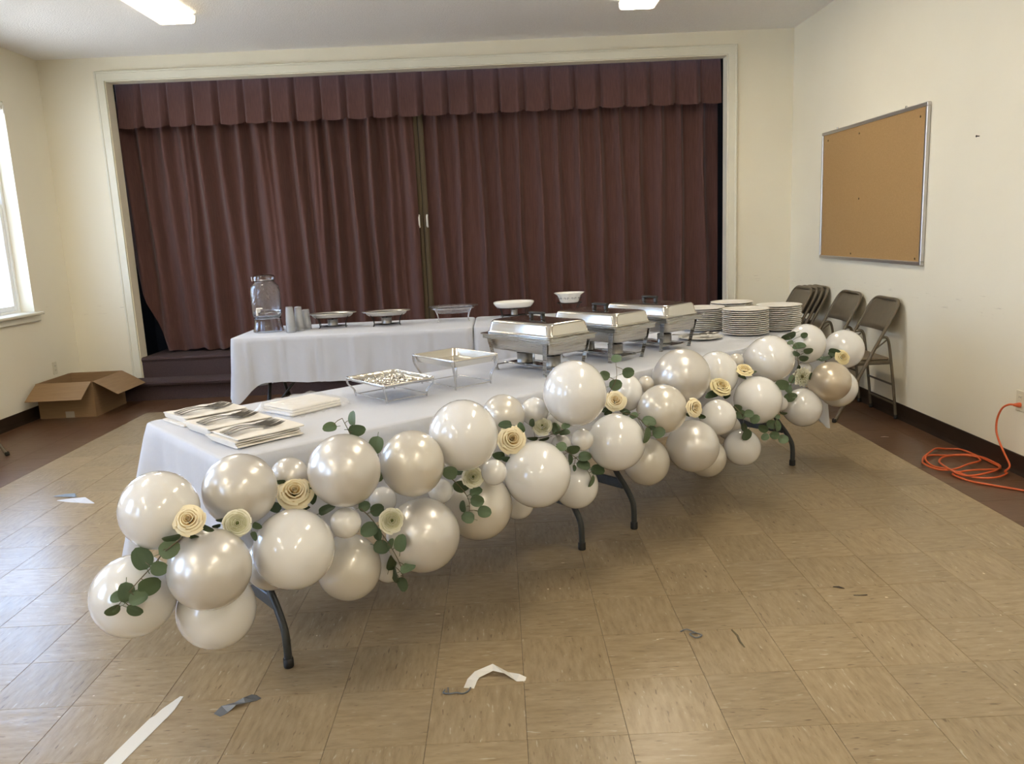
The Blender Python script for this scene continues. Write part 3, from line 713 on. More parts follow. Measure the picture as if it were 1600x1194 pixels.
ROSE_DATA = [
    ('cream rose nearest the table end, against a white balloon', 'rose', [-0.9226, -0.3134, 0.7425], [0.1262, -0.821, 0.5568], 0.0423, [[-0.8752, -0.309, 0.7138, -0.0861, -0.8979, -0.4318, 0.8537, 0.1569, -0.4965, 0.0181], [-0.9178, -0.3123, 0.6943, -0.0103, -0.8568, -0.5156, 0.8926, 0.2245, -0.3909, 0.0163]]),
    ('ivory ranunculus with green eye nearest the table end', 'ranunculus', [-0.8275, -0.206, 0.6882], [0.315, -0.8573, 0.4072], 0.0417, [[-0.7723, -0.1988, 0.6747, 0.1115, -0.9929, -0.0425, 0.874, 0.1183, -0.4713, 0.0152], [-0.7833, -0.2042, 0.6452, 0.7831, -0.4521, 0.4271, -0.3694, 0.2143, 0.9042, 0.0152], [-0.876, -0.1936, 0.698, 0.2421, -0.634, -0.7345, 0.9361, 0.3518, 0.0049, 0.019], [-0.894, -0.1968, 0.6801, 0.3197, -0.7545, -0.5731, 0.9293, 0.3676, 0.0345, 0.0133]]),
    ('largest cream rose, wide open, above a big white balloon', 'rose', [-0.7163, 0.0282, 0.6979], [0.2337, -0.6822, 0.6928], 0.0561, [[-0.7876, 0.031, 0.6548, 0.1746, -0.9841, 0.033, 0.9102, 0.1485, -0.3867, 0.025], [-0.7593, 0.0329, 0.7375, 0.1435, -0.8281, -0.5419, 0.9616, 0.2462, -0.1215, 0.0166], [-0.6632, 0.0354, 0.6841, 0.8142, -0.5025, 0.2907, -0.1777, 0.2611, 0.9488, 0.0292], [-0.6152, 0.0266, 0.639, -0.137, -0.4574, 0.8786, 0.8976, 0.3179, 0.3055, 0.0292], [-0.688, 0.0282, 0.6442, -0.1086, -0.3421, 0.9334, 0.9198, 0.3215, 0.2249, 0.0188]]),
    ('pale ranunculus with a eucalyptus sprig trailing below it', 'ranunculus', [-0.4226, 0.1183, 0.5559], [0.2395, -0.8783, 0.4138], 0.0434, []),
    ('ivory ranunculus beside a tiny white balloon, over drooping eucalyptus', 'ranunculus', [-0.1542, 0.4052, 0.6083], [0.1931, -0.9076, 0.3728], 0.0418, [[-0.2027, 0.4194, 0.6275, -0.0455, -0.7868, 0.6155, 0.9608, 0.1341, 0.2425, 0.0216]]),
    ('full cream rose between two big white balloons', 'rose', [-0.003, 0.5361, 0.711], [0.1944, -0.8875, 0.4178], 0.0544, [[-0.0251, 0.5567, 0.7656, 0.0431, -0.7062, 0.7067, 0.9969, -0.0157, -0.0765, 0.0273], [0.0364, 0.5538, 0.7531, -0.3808, -0.9161, 0.1256, -0.2551, 0.2346, 0.938, 0.0223], [-0.0554, 0.5353, 0.6497, -0.014, -0.9967, -0.0803, 0.9972, -0.0081, -0.0742, 0.0248], [-0.0287, 0.5326, 0.6363, -0.106, -0.9205, -0.3762, 0.9846, -0.0444, -0.169, 0.0199]]),
    ('small white ranunculus below the highest white balloon', 'ranunculus', [0.1268, 0.7417, 0.7055], [-0.0174, -0.7694, 0.6386], 0.0422, [[0.0854, 0.7434, 0.6581, -0.0463, -0.6701, -0.7409, 0.9989, -0.0386, -0.0274, 0.0238], [0.1328, 0.7421, 0.6534, 0.1931, -0.5762, -0.7941, 0.9739, 0.0143, 0.2265, 0.0238]]),
    ('cream rose at the side of the highest white balloon', 'rose', [0.4763, 1.0771, 0.7262], [-0.0119, -0.8079, 0.5892], 0.0493, [[0.4293, 1.0802, 0.6862, -0.1238, -0.9634, 0.2379, 0.9791, -0.0795, 0.1873, 0.0174], [0.4433, 1.0779, 0.6741, 0.1615, -0.8895, -0.4275, 0.9164, -0.0256, 0.3994, 0.0203], [0.5219, 1.0776, 0.6764, 0.1516, -0.4162, 0.8966, 0.9462, -0.2013, -0.2534, 0.0262]]),
    ('small ivory rose turned sideways between two pearl balloons', 'rose', [0.8087, 0.9723, 0.7022], [0.4363, -0.861, 0.2614], 0.0409, [[0.846, 0.9745, 0.6608, -0.3445, -0.8988, -0.271, 0.9299, -0.2871, -0.2299, 0.017], [0.7842, 0.9771, 0.6719, -0.2543, -0.959, 0.125, 0.9154, -0.2803, -0.2888, 0.0113]]),
    ('pale yellow rose above the small round white balloon', 'rose', [1.0649, 1.4773, 0.6865], [0.2204, -0.6526, 0.7249], 0.0547, [[1.0207, 1.4808, 0.6484, -0.3682, -0.5414, 0.7559, 0.9285, -0.1718, 0.3292, 0.0355], [1.0977, 1.4783, 0.6387, -0.4065, -0.6728, 0.6182, 0.8962, -0.1619, 0.4131, 0.0194]]),
    ('pale yellow rose tucked beneath the cloth edge near the plates', 'rose', [1.2015, 1.5359, 0.755], [0.0671, -0.4316, 0.8996], 0.0456, [[1.1932, 1.5399, 0.7216, 0.2103, -0.5373, 0.8167, 0.8356, -0.3349, -0.4355, 0.0228], [1.2529, 1.5431, 0.7415, -0.382, -0.3877, 0.8389, 0.9213, -0.2311, 0.3127, 0.0163]]),
    ('ruffled ivory flower between the far white balloons', 'carnation', [1.7092, 2.096, 0.5959], [-0.3401, -0.8982, 0.2785], 0.0521, [[1.7182, 1.9893, 0.6201, 0.3967, -0.9173, -0.0339, 0.2729, 0.0826, 0.9585, 0.0218], [1.6949, 2.116, 0.6479, 0.2292, -0.9674, 0.1081, 0.1184, 0.138, 0.9833, 0.0186]]),
    ('smallest yellow rose, farthest from the camera, above a champagne balloon', 'rose', [1.9668, 2.1647, 0.6919], [0.1856, -0.8899, 0.4168], 0.0451, [[1.9249, 2.1794, 0.7145, -0.3494, -0.7829, 0.5147, 0.9253, -0.3748, 0.058, 0.0339], [1.8744, 2.1741, 0.6833, -0.4633, -0.2317, 0.8554, 0.8731, -0.2845, 0.3959, 0.0301]]),
]

# ================================================================== tables and cloths
ANG = rad(39.45)
U3 = V((cos(ANG), sin(ANG), 0)); V3 = V((-sin(ANG), cos(ANG), 0))
def ST(s, t, z=0.0): return U3 * s + V3 * t + V((0, 0, z))
TZ = .80
def folding_table(label, loc, rotz, length, width, legs):
    """origin at the near front corner on the floor; x along, y across"""
    t_ = thing('folding_table', label, 'table', loc, rotz, None)
    MB().bbox((.01, .015, TZ-.05), (length-.01, width-.015, TZ-.006), .012).build('tabletop', M['plastic_top'], t_)
    path = [(0, 0), (0, .10), (.012, .15), (.05, .205), (.105, .265), (.17, .36), (.23, .50), (.26, .62), (.27, TZ-.052)]
    for xs in legs:
        for side in (0, 1):
            y0 = -.006 if side == 0 else width - .012; sg = 1 if side == 0 else -1
            pts = smoothpath([(xs, y0 + sg*d, z + .001) for d, z in path], 4)
            lg = MB().tube(pts, .0145, 10, upv=(1,0,0)).build('leg', M['leg'], t_)
            MB().lathe([(0, .001), (.0175, .001), (.0185, .006), (.0180, .034), (.0155, .036)], 14, (xs, y0, 0)).build('rubber_foot', M['rubber'], lg)
        MB().bbox((xs-.008, .062, .195), (xs+.008, width-.062, .245), .004).build('crossbar', M['leg'], t_)
        inner = xs + (.45 if xs < length/2 else -.45)
        MB().tube([(xs, width/2, .225), (inner, width/2, TZ-.052)], .009, 8).build('brace', M['leg'], t_)
    return t_
def cloth(label, loc, rotz, length, width, drop, corner, flare, group, seed, creases=(), bow=.0):
    r_ = random.Random(seed); corner_arg = corner
    cr = .035
    # rounded rectangle perimeter
    per = []
    def seg(a, b, n):
        for k in range(n): per.append((V(a).lerp(V(b), k/n), None))
    pts = []; x0, y0, x1, y1 = 0, 0, length, width
    def arc(cx, cy, a0, n=9):
        for k in range(n):
            a = a0 + (pi/2) * k/(n-1)
            pts.append((cx + cr*cos(a), cy + cr*sin(a), cos(a), sin(a)))
    def edge(xa, ya, xb, yb, nx, ny, n):
        for k in range(1, n): pts.append((xa+(xb-xa)*k/n, ya+(yb-ya)*k/n, nx, ny))
    nl, nw = int(length/.022), int(width/.022)
    arc(cr, cr, pi); edge(cr, 0, length-cr, 0, 0, -1, nl)
    arc(length-cr, cr, 1.5*pi); edge(length, cr, length, width-cr, 1, 0, nw)
    arc(length-cr, width-cr, 0); edge(length-cr, width, cr, width, 0, 1, nl)
    arc(cr, width-cr, .5*pi); edge(0, width-cr, 0, cr, -1, 0, nw)
    N = len(pts)
    corners = [(0,0),(length,0),(length,width),(0,width)]
    cn = corner if isinstance(corner, list) else [(corner, flare)] * 4
    arcl = [0]
    for k in range(1, N): arcl.append(arcl[-1] + sqrt((pts[k][0]-pts[k-1][0])**2 + (pts[k][1]-pts[k-1][1])**2))
    ph = [r_.uniform(0, 6) for _ in range(6)]
    rows = [(0, 0), (.004, .002), (.010, .008), (.014, .018)] + [(.016, .018 + (1-.018) * (q/12)) for q in range(1, 13)]
    vv = []
    for ri, (off, hd) in enumerate(rows):
        for k in range(N):
            x, y, nx, ny = pts[k]
            dc, ci = min((sqrt((x-c[0])**2 + (y-c[1])**2), q) for q, c in enumerate(corners))
            corner, flare = cn[ci]
            d = drop + corner * math.exp(-(dc/.125)**2) + .008 * sin(arcl[k]*5 + ph[0])
            hh = hd * d if ri > 3 else hd
            fl = hh / d if ri > 3 else 0
            wv = .010*sin(arcl[k]*17+ph[1]) + .008*sin(arcl[k]*29+ph[2]) + .006*sin(arcl[k]*46+ph[3])
            # folds that start beside each corner
            cf = .030 * math.exp(-((dc-.16)/.06)**2) * fl
            calm = .25 if (isinstance(corner_arg, list) and len(corner_arg) == 4 and ny < -.5 and length > 3) else 1.0
            o_ = off + fl * (.012 + wv) * calm - cf + flare * fl * math.exp(-(dc/.09)**2)
            for cx_ in creases:
                if abs(ny) > .9: o_ += .015 * calm * math.exp(-((x-cx_)/.013)**2) * (1 if ri > 2 else .3)
            sag = bow * sin(pi * x / length) if ny < -.5 else 0
            vv.append(V((x + nx*o_, y + ny*(o_ + sag), TZ + .004 - (hh if ri > 3 else off*off*30))))
    mb = MB(); nr = len(rows); ff = []
    for ri in range(nr-1):
        for k in range(N):
            k2 = (k+1) % N
            ff.append((ri*N+k, (ri+1)*N+k, (ri+1)*N+k2, ri*N+k2))
    mb.add(vv, ff, True)
    # the flat top, with faint crease ripples
    nx_, ny_ = max(8, int(length/.03)), max(8, int(width/.03))
    def top(a, b):
        x = length*a; y = width*b
        # squeeze to rounded corner
        z = TZ + .004 + .0012*sin(x*9+ph[4]) * sin(y*7+ph[5])
        for cx_ in creases: z += .0022 * math.exp(-((x-cx_)/.007)**2)
        z += .0018 * math.exp(-((y-width*.5)/.007)**2)
        ed = min(x, length-x, y, width-y)
        if ed < .001: z = TZ + .004
        px = min(max(x, 0), length); py = min(max(y, 0), width)
        for (ax_, ay_) in ((cr, cr), (length-cr, cr), (length-cr, width-cr), (cr, width-cr)):
            dx, dy = px-ax_, py-ay_
            if (dx < 0) == (ax_ < length/2) and (dy < 0) == (ay_ < width/2) and abs(dx) <= cr+1e-6 and abs(dy) <= cr+1e-6:
                q = max(abs(dx), abs(dy)); h = sqrt(dx*dx+dy*dy)
                if h > 1e-6: px, py = ax_ + dx*q/h, ay_ + dy*q/h
        return V((px, py, z))
    mb.grid(nx_+1, ny_+1, top)
    o = mb.build('tablecloth', M['cloth'], None, loc, rotz)
    tag(o, label, 'tablecloth', group)
    return o
TF = .684
folding_table('folding table with curved grey legs under the balloon garland, at the napkin end', ST(-.67, TF), ANG, 1.82, .835, (.14, 1.632))
folding_table('folding table with curved grey legs under the balloon garland, at the plate end', ST(1.155, TF), ANG, 1.975, .835, (.18, 1.655))
cloth('long white cloth over the front pair of tables, behind the balloon garland', ST(-.67, TF), ANG, 3.80,   .835, .37, [(.07, .02), (.25, .065), (.17, .08), (.19, .13)], 0, None, 3,
      creases=(.28, .60, .92, 1.24, 1.9, 2.4, 2.9))
folding_table('folding table under the white cloth carrying the drink dispenser', (-2.06, 3.575, 0), 0, 1.80, .78, (.20, 1.60))
folding_table('folding table under the white cloth carrying the oval and scalloped white dishes', (-.222, 3.575, 0), 0, 1.82, .78, (.20, 1.62))
cloth('white tablecloth with pressed fold lines under the drink dispenser', (-2.06, 3.575, 0), 0, 1.80, .78, .35, [(.16, .05), (.08, 0), (.08, 0), (.16, .05)], 0, None, 5, creases=(.12, .38, .65, .92, 1.2, 1.48))
cloth('white tablecloth behind the nearest chafing dish, under the oval white dish', (-.222, 3.575, 0), 0, 1.82, .78, .35, [(.08, 0), (.16, .05), (.16, .05), (.08, 0)], 0, None, 8, creases=(.3, .7, 1.1))

# ================================================================== things on the front table
def at_st(s, t, z=TZ+.005): return ST(s, t, z)
# napkins in three rows, each a pile of four
def napkin_mesh(k):
    r_ = random.Random(k)
    L_, W2, h = .255, .215, .0085
    def fn(a, b):
        # closed cushion section around y
        ang = 2*pi*a
        yy = cos(ang); zz = sin(ang)
        yy = math.copysign(abs(yy)**.35, yy); zz = math.copysign(abs(zz)**.6, zz)
        x = -L_/2 + L_*b
        wob = .004*sin(9*b+k) * (1 if a < .5 else .4)
        e_ = .006*sin(b*23+k*2) if (a > .9 or a < .1) else 0
        return V((x, yy*W2/2*(1+.02*sin(7*b+k)) + e_, h/2 + zz*h/2 + wob*.4*(.5+.5*zz)))
    mb = MB().grid(28, 16, fn, True, True)
    for b in (0, 1):
        ring = [fn(i/28, b) for i in range(28)]
        mb.add(ring, [tuple(range(28)) if b == 0 else tuple(range(28))[::-1]])
    return mb
rown = ['in the row farthest from the balloons', 'in the middle row', 'in the row closest to the balloons']
npos = ['bottom', 'second lowest', 'second highest', 'top']
rows_t = (1.385, 1.125, .885)
for r_i, tc_ in enumerate(rows_t):
    for k in range(4):
        o = napkin_mesh(r_i*4+k).build('napkin', M['napkin'], None, at_st(-.480 + .006*((k*7+r_i*3) % 4 - 1.5), tc_ + .004*((k*5) % 3 - 1), TZ+.0065+k*.0092), ANG + rad(4 + (k % 3)*1.2))
        tag(o, 'folded white napkin, %s of its pile, %s' % (npos[k], rown[r_i]), 'napkin', 'napkins at the table end')
def fork_mb():
    mb = MB(); L_ = .215
    def handle(a, b):
        x = -L_/2 + .125*b
        w = .0105 - .0070*min(1, b*1.15)
        ang = 2*pi*a
        return V((x, w*cos(ang), .003 + .007*sin(pi*b) + .0013*sin(ang)))
    mb.grid(8, 12, handle, True, True)
    def palm(a, b):
        x = .0165 + .030*b; w = .0035 + .0105*sin(min(1, b*1.25)*pi/2)
        ang = 2*pi*a
        return V((x, w*cos(ang), .003 - .004*sin(pi*b*.5) + .0012*sin(ang)))
    mb.grid(8, 7, palm, True, True)
    for k in range(4):
        y = (-1.5 + k) * .0088
        mb.tube([(.043, y*.92, -.0005), (.062, y, -.0015), (.085, y, .0010), (.1075, y*.98, .007)],   .0019, 5, taper=[1, 1, .9, .5])
    return mb
fk = fork_mb().mesh('fork')
fk.materials.append(M['cutlery'])
fcount = [(3, 1.36), (3, 1.105), (3, .87)]
for r_i, (n, tc_) in enumerate(fcount):
    for k in range(n):
        o = bpy.data.objects.new('fork', fk); COL.objects.link(o)
        o.location = at_st(-.492 + .010*((k*3) % 3) - .004*k, tc_ + (k-(n-1)/2)*.032, TZ + .0480 + .0008*(k % 2))
        o.rotation_euler = (rad(3*((k % 3)-1)), rad(-1), ANG + rad(8 + 2.5*(k - (n-1)/2)))
        tag(o, 'steel fork, %s of its bunch counted from the balloons, %s' % (ordinal(k), ['far napkin row', 'middle napkin row', 'near napkin row'][r_i]), 'fork', 'forks on the napkins')
# plastic wrapped pack of napkins
pk = thing('napkin_pack', 'flat pack of white napkins wrapped in clear plastic beside the forks', 'napkins', at_st(-.135, 1.215), ANG + rad(10))
for k in range(3):
    q = .006*k
    MB().bbox((-.125+q*.3, -.105, .002+k*.011), (.125-q*.2, .105-q*.4, .0125+k*.011), .004).build('napkin', M['napkin'], pk)
def film(a, b):
    x = -.155 + .31*a; y = -.135 + .27*b
    e = min(1, max(0, min(.155-abs(x), .135-abs(y)) / .035))
    return V((x, y, .002 + .040*(e**.7) + .004*sin(x*70+y*30)*sin(y*55) + (0.006*sin(x*120+y*20) if e < .5 else 0) + .004))
MB().grid(40, 36, film).build('plastic_wrap', M['film'], pk)

# wire racks with foil pans
def rounded_rect(hx, hy, r, n=6):
    out = []
    for cx, cy, a0 in ((hx-r, hy-r, 0), (-hx+r, hy-r, pi/2), (-hx+r, -hy+r, pi), (hx-r, -hy+r, 1.5*pi)):
        for k in range(n):
            a = a0 + (pi/2)*k/(n-1); out.append((cx+r*cos(a), cy+r*sin(a)))
    return out
def wire_rack(label, s, t, hx, hy, h, rot=0):
    rk = thing('wire_chafing_rack', label, 'rack', at_st(s, t, TZ+.006), ANG+rot, 'wire racks on the front table')
    MB().tube([(x, y, h) for x, y in rounded_rect(hx, hy, .02)], .003, 6, closed=True).build('top_ring', M['chrome'], rk)
    fx, fy = hx*.80, hy*.80
    for sx_ in (-1, 1):
        for sy_ in (-1, 1):
            mb = MB()
            for o_ in (-.005, .005):
                mb.tube(smoothpath([(sx_*hx, sy_*(hy-.012)+o_, h), (sx_*hx*.97, sy_*hy*.93+o_, h*.72), (sx_*hx*.82, sy_*hy*.82+o_, h*.38), (sx_*fx, sy_*fy+o_*.6, .003)], 4), .0027, 6)
            mb.build('leg', M['chrome'], rk)
    MB().tube([(-fx, -fy, .012), (fx, -fy, .012)], .0025, 6).tube([(-fx, fy, .012), (fx, fy, .012)], .0025, 6).tube([(-fx, -fy, .016), (-fx, fy, .016)], .0025, 6).tube([(fx, -fy, .016), (fx, fy, .016)], .0025, 6).build('lower_wire', M['chrome'], rk)
    return rk
def foil_pan(label, s, t, hx, hy, z, depth, crumpled, rot=0):
    prof = [(1.03, .001), (1.035, .005), (1.0, .006), (.985, .002), (.93, -depth*.8), (.90, -depth)]
    mb = MB(); n = 0; rings = []
    for f, dz in prof:
        q = rounded_rect(hx*f, hy*f, .022, 7); rings.append([V((x, y, dz)) for x, y in q])
    N = len(rings[0]); vv = [p for g_ in rings for p in g_]; ff = []
    for i in range(len(rings)-1):
        for k in range(N): ff.append((i*N+k, i*N+(k+1) % N, (i+1)*N+(k+1) % N, (i+1)*N+k))
    mb.add(vv, ff, True)
    r_ = random.Random(5)
    def bot(a, b):
        x = (a*2-1)*hx*.90; y = (b*2-1)*hy*.90
        z_ = -depth + .0005
        if crumpled and .03 < a < .97 and .03 < b < .97: z_ += r_.uniform(-.002, .004) + .004*sin(a*34+b*9)
        else: z_ += .0008*sin(a*40)*sin(b*30)
        return V((x, y, z_))
    mb.grid(30, 34, bot, not crumpled)
    o = mb.build('foil_pan', M['foil'] if crumpled else M['foil_plain'], None, at_st(s, t, z), ANG+rot)
    tag(o, label, 'foil pan'); return o
wire_rack('wire rack holding the crinkled shallow foil pan, closer to the napkins', .245, 1.125, .127, .165, .083)
foil_pan('crinkled shallow aluminium pan on a wire rack, closer to the napkins', .245, 1.125, .127, .165, TZ+.006+.084, .012, True)
wire_rack('taller wire rack holding the smooth foil pan beside the chafing dishes', .605, 1.125, .127, .168, .138)
foil_pan('smooth aluminium pan on a taller wire rack beside the chafing dishes', .605, 1.125, .127, .168, TZ+.006+.139, .030, False)

# chafing dishes
def fuel_can(label, P, group='chafing fuel cans', r=.042, h=.052):
    c = thing('fuel_can', label, 'fuel can', P, 0, group)
    MB().lathe([(0, 0), (r-.002, 0), (r, .002), (r, .004), (r-.0015, .006), (r-.0015, h-.006), (r, h-.004), (r, h-.001), (r-.002, h)], 28).build('body', M['can'], c)
    MB().lathe([(r-.002, h-.002), (r-.004, h-.0035), (.008, h-.003), (.008, h+.012), (.006, h+.014), (0, h+.014)], 24).build('lid', M['canlid'], c)
    return c
def chafer():
    c = thing('chafing_dish', 'x', 'chafing dish', (0,0,0), 0, 'chafing dishes')
    hx, hy, zr = .168, .268, .190
    # outer frame: flat flanged rim
    def ring(outer, inner, z0, z1, r=.02):
        mb = MB(); A = rounded_rect(outer[0], outer[1], r); B = rounded_rect(inner[0], inner[1], r*.8); n = len(A)
        vv = [V((*p, z1)) for p in A] + [V((*p, z1)) for p in B] + [V((*p, z0)) for p in A] + [V((*p, z0)) for p in B]
        ff = []
        for k in range(n):
            k2 = (k+1) % n
            ff += [(k, k2, n+k2, n+k), (2*n+k, 3*n+k, 3*n+k2, 2*n+k2), (k, 2*n+k, 2*n+k2, k2), (n+k, n+k2, 3*n+k2, 3*n+k)]
        return mb.add(vv, ff)
    fr = ring((hx, hy), (hx-.032, hy-.032), zr-.005, zr, .024)
    for q in ring((hx-.010, hy-.010), (hx-.014, hy-.014), zr-.028, zr-.005, .016).f: pass
    r2 = ring((hx-.010, hy-.010), (hx-.014, hy-.014), zr-.026, zr-.005, .016); fr.add(r2.v, r2.f)
    fr.build('frame', M['frame'], c)
    for sx_ in (-1, 1):
        for sy_ in (-1, 1):
            mb = MB()
            top = V((sx_*(hx-.018), sy_*(hy-.055), zr-.02)); bot = V((sx_*(hx-.040), sy_*(hy-.088), .002))
            def leg_sec(q, w):
                # folded L section
                return [q + V((0, -w, 0)), q + V((0, w, 0)), q + V((sx_*-.004, w, 0)), q + V((sx_*-.004, -w, 0))]
            A, B = leg_sec(top, .014), leg_sec(bot, .010)
            mb.add(A + B, [(0,1,5,4), (1,2,6,5), (2,3,7,6), (3,0,4,7), (0,3,2,1), (4,5,6,7)])
            q = bot
            mb.box((q.x-.010 if sx_ > 0 else q.x-.002, q.y-.011, .0005), (q.x+.002 if sx_ > 0 else q.x+.010, q.y+.011, .004))
            mb.build('leg', M['frame'], c)
    sh = MB().bbox((-.055, -hy+.062, .026), (.055, hy-.062, .030), .0015)
    for sy_ in (-1, 1):
        sh.box((-hx+.040, sy_*(hy-.085)-.006, .026), (hx-.040, sy_*(hy-.085)+.006, .030))
        for sx_ in (-1, 1): sh.box((sx_*(hx-.042)-.003, sy_*(hy-.085)-.006, .001), (sx_*(hx-.042)+.003, sy_*(hy-.085)+.006, .028))
    sh.tube([(-.058, -hy+.065, .034), (-.058, hy-.065, .034)], .002, 6).tube([(.058, -hy+.065, .034), (.058, hy-.065, .034)], .002, 6)
    sh.build('fuel_shelf', M['frame'], c)
    def shell(specs, mb=None):
        mb = mb or MB(); rings = [[V((x, y, z)) for x, y in rounded_rect(ax, ay, r, 8)] for ax, ay, z, r in specs]
        n = len(rings[0]); vv = [p for g_ in rings for p in g_]
        mb.add(vv, [(i*n+k, i*n+(k+1) % n, (i+1)*n+(k+1) % n, (i+1)*n+k) for i in range(len(rings)-1) for k in range(n)], True)
        return mb, rings
    mb, rg = shell([(.140, .240, .195, .03), (.143, .243, .192, .03), (.136, .236, .189, .03), (.134, .234, .170, .03), (.130, .229, .118, .03), (.125, .224, .108, .032), (.115, .214, .105, .03)])
    mb.add(rg[-1], [tuple(range(len(rg[-1])))[::-1]])
    mb.build('water_pan', M['pan'], c)
    mb, rg = shell([(.142, .242, .193, .03), (.1435, .2435, .196, .03), (.142, .242, .199, .03), (.1385, .2385, .200, .03), (.137, .237, .203, .032), (.136, .236, .206, .032), (.1295, .2295, .245, .034), (.1275, .2275, .250, .035), (.122, .222, .2555, .037), (.114, .214, .258, .04), (.06, .16, .2605, .04)])
    mb.add(rg[-1], [tuple(range(len(rg[-1])))])
    lid = mb.build('lid', M['steel'], c)
    hb = MB()
    hb.bbox((-.012, -.055, .284), (.012, .055, .296), .004)
    for y in (-.043, .043): hb.bbox((-.010, y-.009, .2615), (.010, y+.009, .285), .003)
    hb.build('handle', M['blackplastic'], lid)
    cl_ = MB()
    for x in (-.012, .012): cl_.bbox((x-.004, -.247, .168), (x+.004, -.233, .188), .002)
    cl_.build('rim_clip', M['frame'], c)
    return c
ch0 = chafer()
chs = [(1.110, 1.100, 'closed chafing dish beside the foil pans, nearest of the row'), (1.588, 1.118, 'closed chafing dish in the middle of its row'), (2.038, 1.150, 'closed chafing dish beside the plate stacks, last of its row')]
for k, (s, t, lb) in enumerate(chs):
    P = at_st(s, t, TZ+.0055); lb = 'stainless ' + lb
    o = ch0 if k == 0 else dup(ch0, P, ANG)
    o.location = P; o.rotation_euler = (0, 0, ANG); o['label'] = lb
    for q, d in enumerate((.105, -.105)):
        who = ['nearest', 'middle', 'last'][k]
        fuel_can('tin fuel can under the %s chafing dish, %s the balloon garland' % (who, 'farther from' if q == 0 else 'closer to'), ST(s, t + d, TZ+.0055+.0305))

# plates
def plate_mesh():
    R = .141
    prof = [(0, .0025), (.075, .0020), (.082, .001), (.082, .0), (.086, 0), (.090, .004), (.104, .0105), (.136, .0118), (R, .0128), (R+.0006, .0150), (R-.001, .0168), (.134, .0170), (.112, .0140), (.094, .0085), (.086, .0065), (0, .0055)]
    return MB().lathe(prof, 48).mesh('plate')
pm = plate_mesh(); pm.materials.append(M['plate'])
stacks = [(2.755, .985, 13, 'front stack, nearest the garland'), (2.805, 1.340, 12, 'stack beside the last chafing dish'), (3.045, .935, 13, 'stack nearest the folding chairs'), (3.090, 1.320, 13, 'rearmost stack')]
for s, t, n, nm in stacks:
    for k in range(n):
        o = bpy.data.objects.new('dinner_plate', pm); COL.objects.link(o)
        o.location = at_st(s + .0015*sin(k*2.7), t + .0015*sin(k*4.1), TZ + .0065 + k*.0122)
        pos = 'topmost' if k == n-1 else ('bottom' if k == 0 else '%s from the top' % ordinal(n-1-k))
        tag(o, 'white china plate, %s in the %s' % (pos, nm), 'plate', 'stacked dinner plates')
# serving plate with utensils
o = bpy.data.objects.new('serving_plate', pm); COL.objects.link(o); o.location = at_st(2.45, 1.10, TZ+.0065); o.scale = (.95, .95, .9)
tag(o, 'single white plate holding serving spoons between chafing dishes and plates', 'plate')
def spoon(label, s, t, rot, z, slotted=False):
    mb = MB()
    mb.grid(8, 12, lambda a, b: V((-.11 + .15*b, (.007-.003*b)*cos(2*pi*a), .004 + .012*sin(pi*b)*.5 + .0015*sin(2*pi*a))), True, True)
    def bowl(a, b):
        r = b; ang = 2*pi*a
        return V((.075 + .040*r*cos(ang), .027*r*sin(ang), .002 + .010*r*r))
    mb.grid(24, 7, bowl, True, True)
    o = mb.build('serving_spoon', M['cutlery'], None, at_st(s, t, z), rot)
    o.rotation_euler = (0, rad(-4), rot)
    tag(o, label, 'spoon')
spoon('steel serving spoon, bowl end towards the plate stacks, on the single plate', 2.42, 1.12, rad(20), TZ+.021)
spoon('steel serving spoon lying across the single plate, handle over its rim', 2.43, 1.085, rad(-15), TZ+.028)
tg = thing('serving_tongs', 'steel tongs lying on the single plate by the last chafing dish', 'tongs', at_st(2.40, 1.15, TZ+.034), rad(165))
for s_ in (-1, 1):
    MB().tube(smoothpath([(-.10, 0, 0), (-.05, s_*.012, .001), (.03, s_*.02, .001), (.10, s_*.012, 0)], 4), .005, 6, flat=.35).build('arm', M['cutlery'], tg)

# ================================================================== things on the back tables
BZ = TZ + .0055
d = thing('drink_dispenser', 'glass drink dispenser jar with tap on the back table by the paper-white cups', 'drink dispenser', (-1.885, 3.965, BZ), 0)
d['label'] = 'tall glass drink dispenser with a white tap on the back table'
def vessel(name, outer, inner, mt, parent, n=40):
    return MB().lathe(outer + inner[::-1], n).build(name, mt, parent)
vessel('stand', [(.118, 0), (.120, .004), (.108, .05), (.103, .09), (.106, .105), (.104, .112)], [(.113, 0), (.114, .004), (.101, .05), (.096, .09), (.097, .105), (.100, .112)], M['glass'], d)
vessel('jar', [(0, .114), (.095, .114), (.108, .122), (.113, .14), (.114, .22), (.113, .33), (.106, .360), (.085, .382), (.074, .390), (.074, .412)],
       [(0, .124), (.092, .124), (.102, .132), (.107, .145), (.108, .22), (.107, .328), (.100, .356), (.080, .377), (.069, .388), (.069, .412)], M['jar'], d)
MB().lathe([(0, .126), (.090, .126), (.1005, .134), (.1055, .147), (.1065, .165), (0, .165)], 32).build('water', M['glass'], d)
ld_ = vessel('lid', [(.080, .405), (.083, .408), (.083, .432), (.078, .442), (.05, .448), (.02, .452), (0, .453)], [(.076, .405), (.079, .410), (.079, .430), (.074, .438), (.05, .444), (.02, .447), (0, .448)], M['glass'], d)
MB().tube([(.084*cos(2*pi*k/24), .084*sin(2*pi*k/24), .409) for k in range(24)], .0025, 6, closed=True).tube([(-.084, -.03, .40), (-.087, -.03, .418), (-.086, -.03, .434)], .004, 6).build('wire_bail', M['chrome'], d)
sp_ = MB()
R90 = Matrix.Rotation(rad(90), 4, 'X')
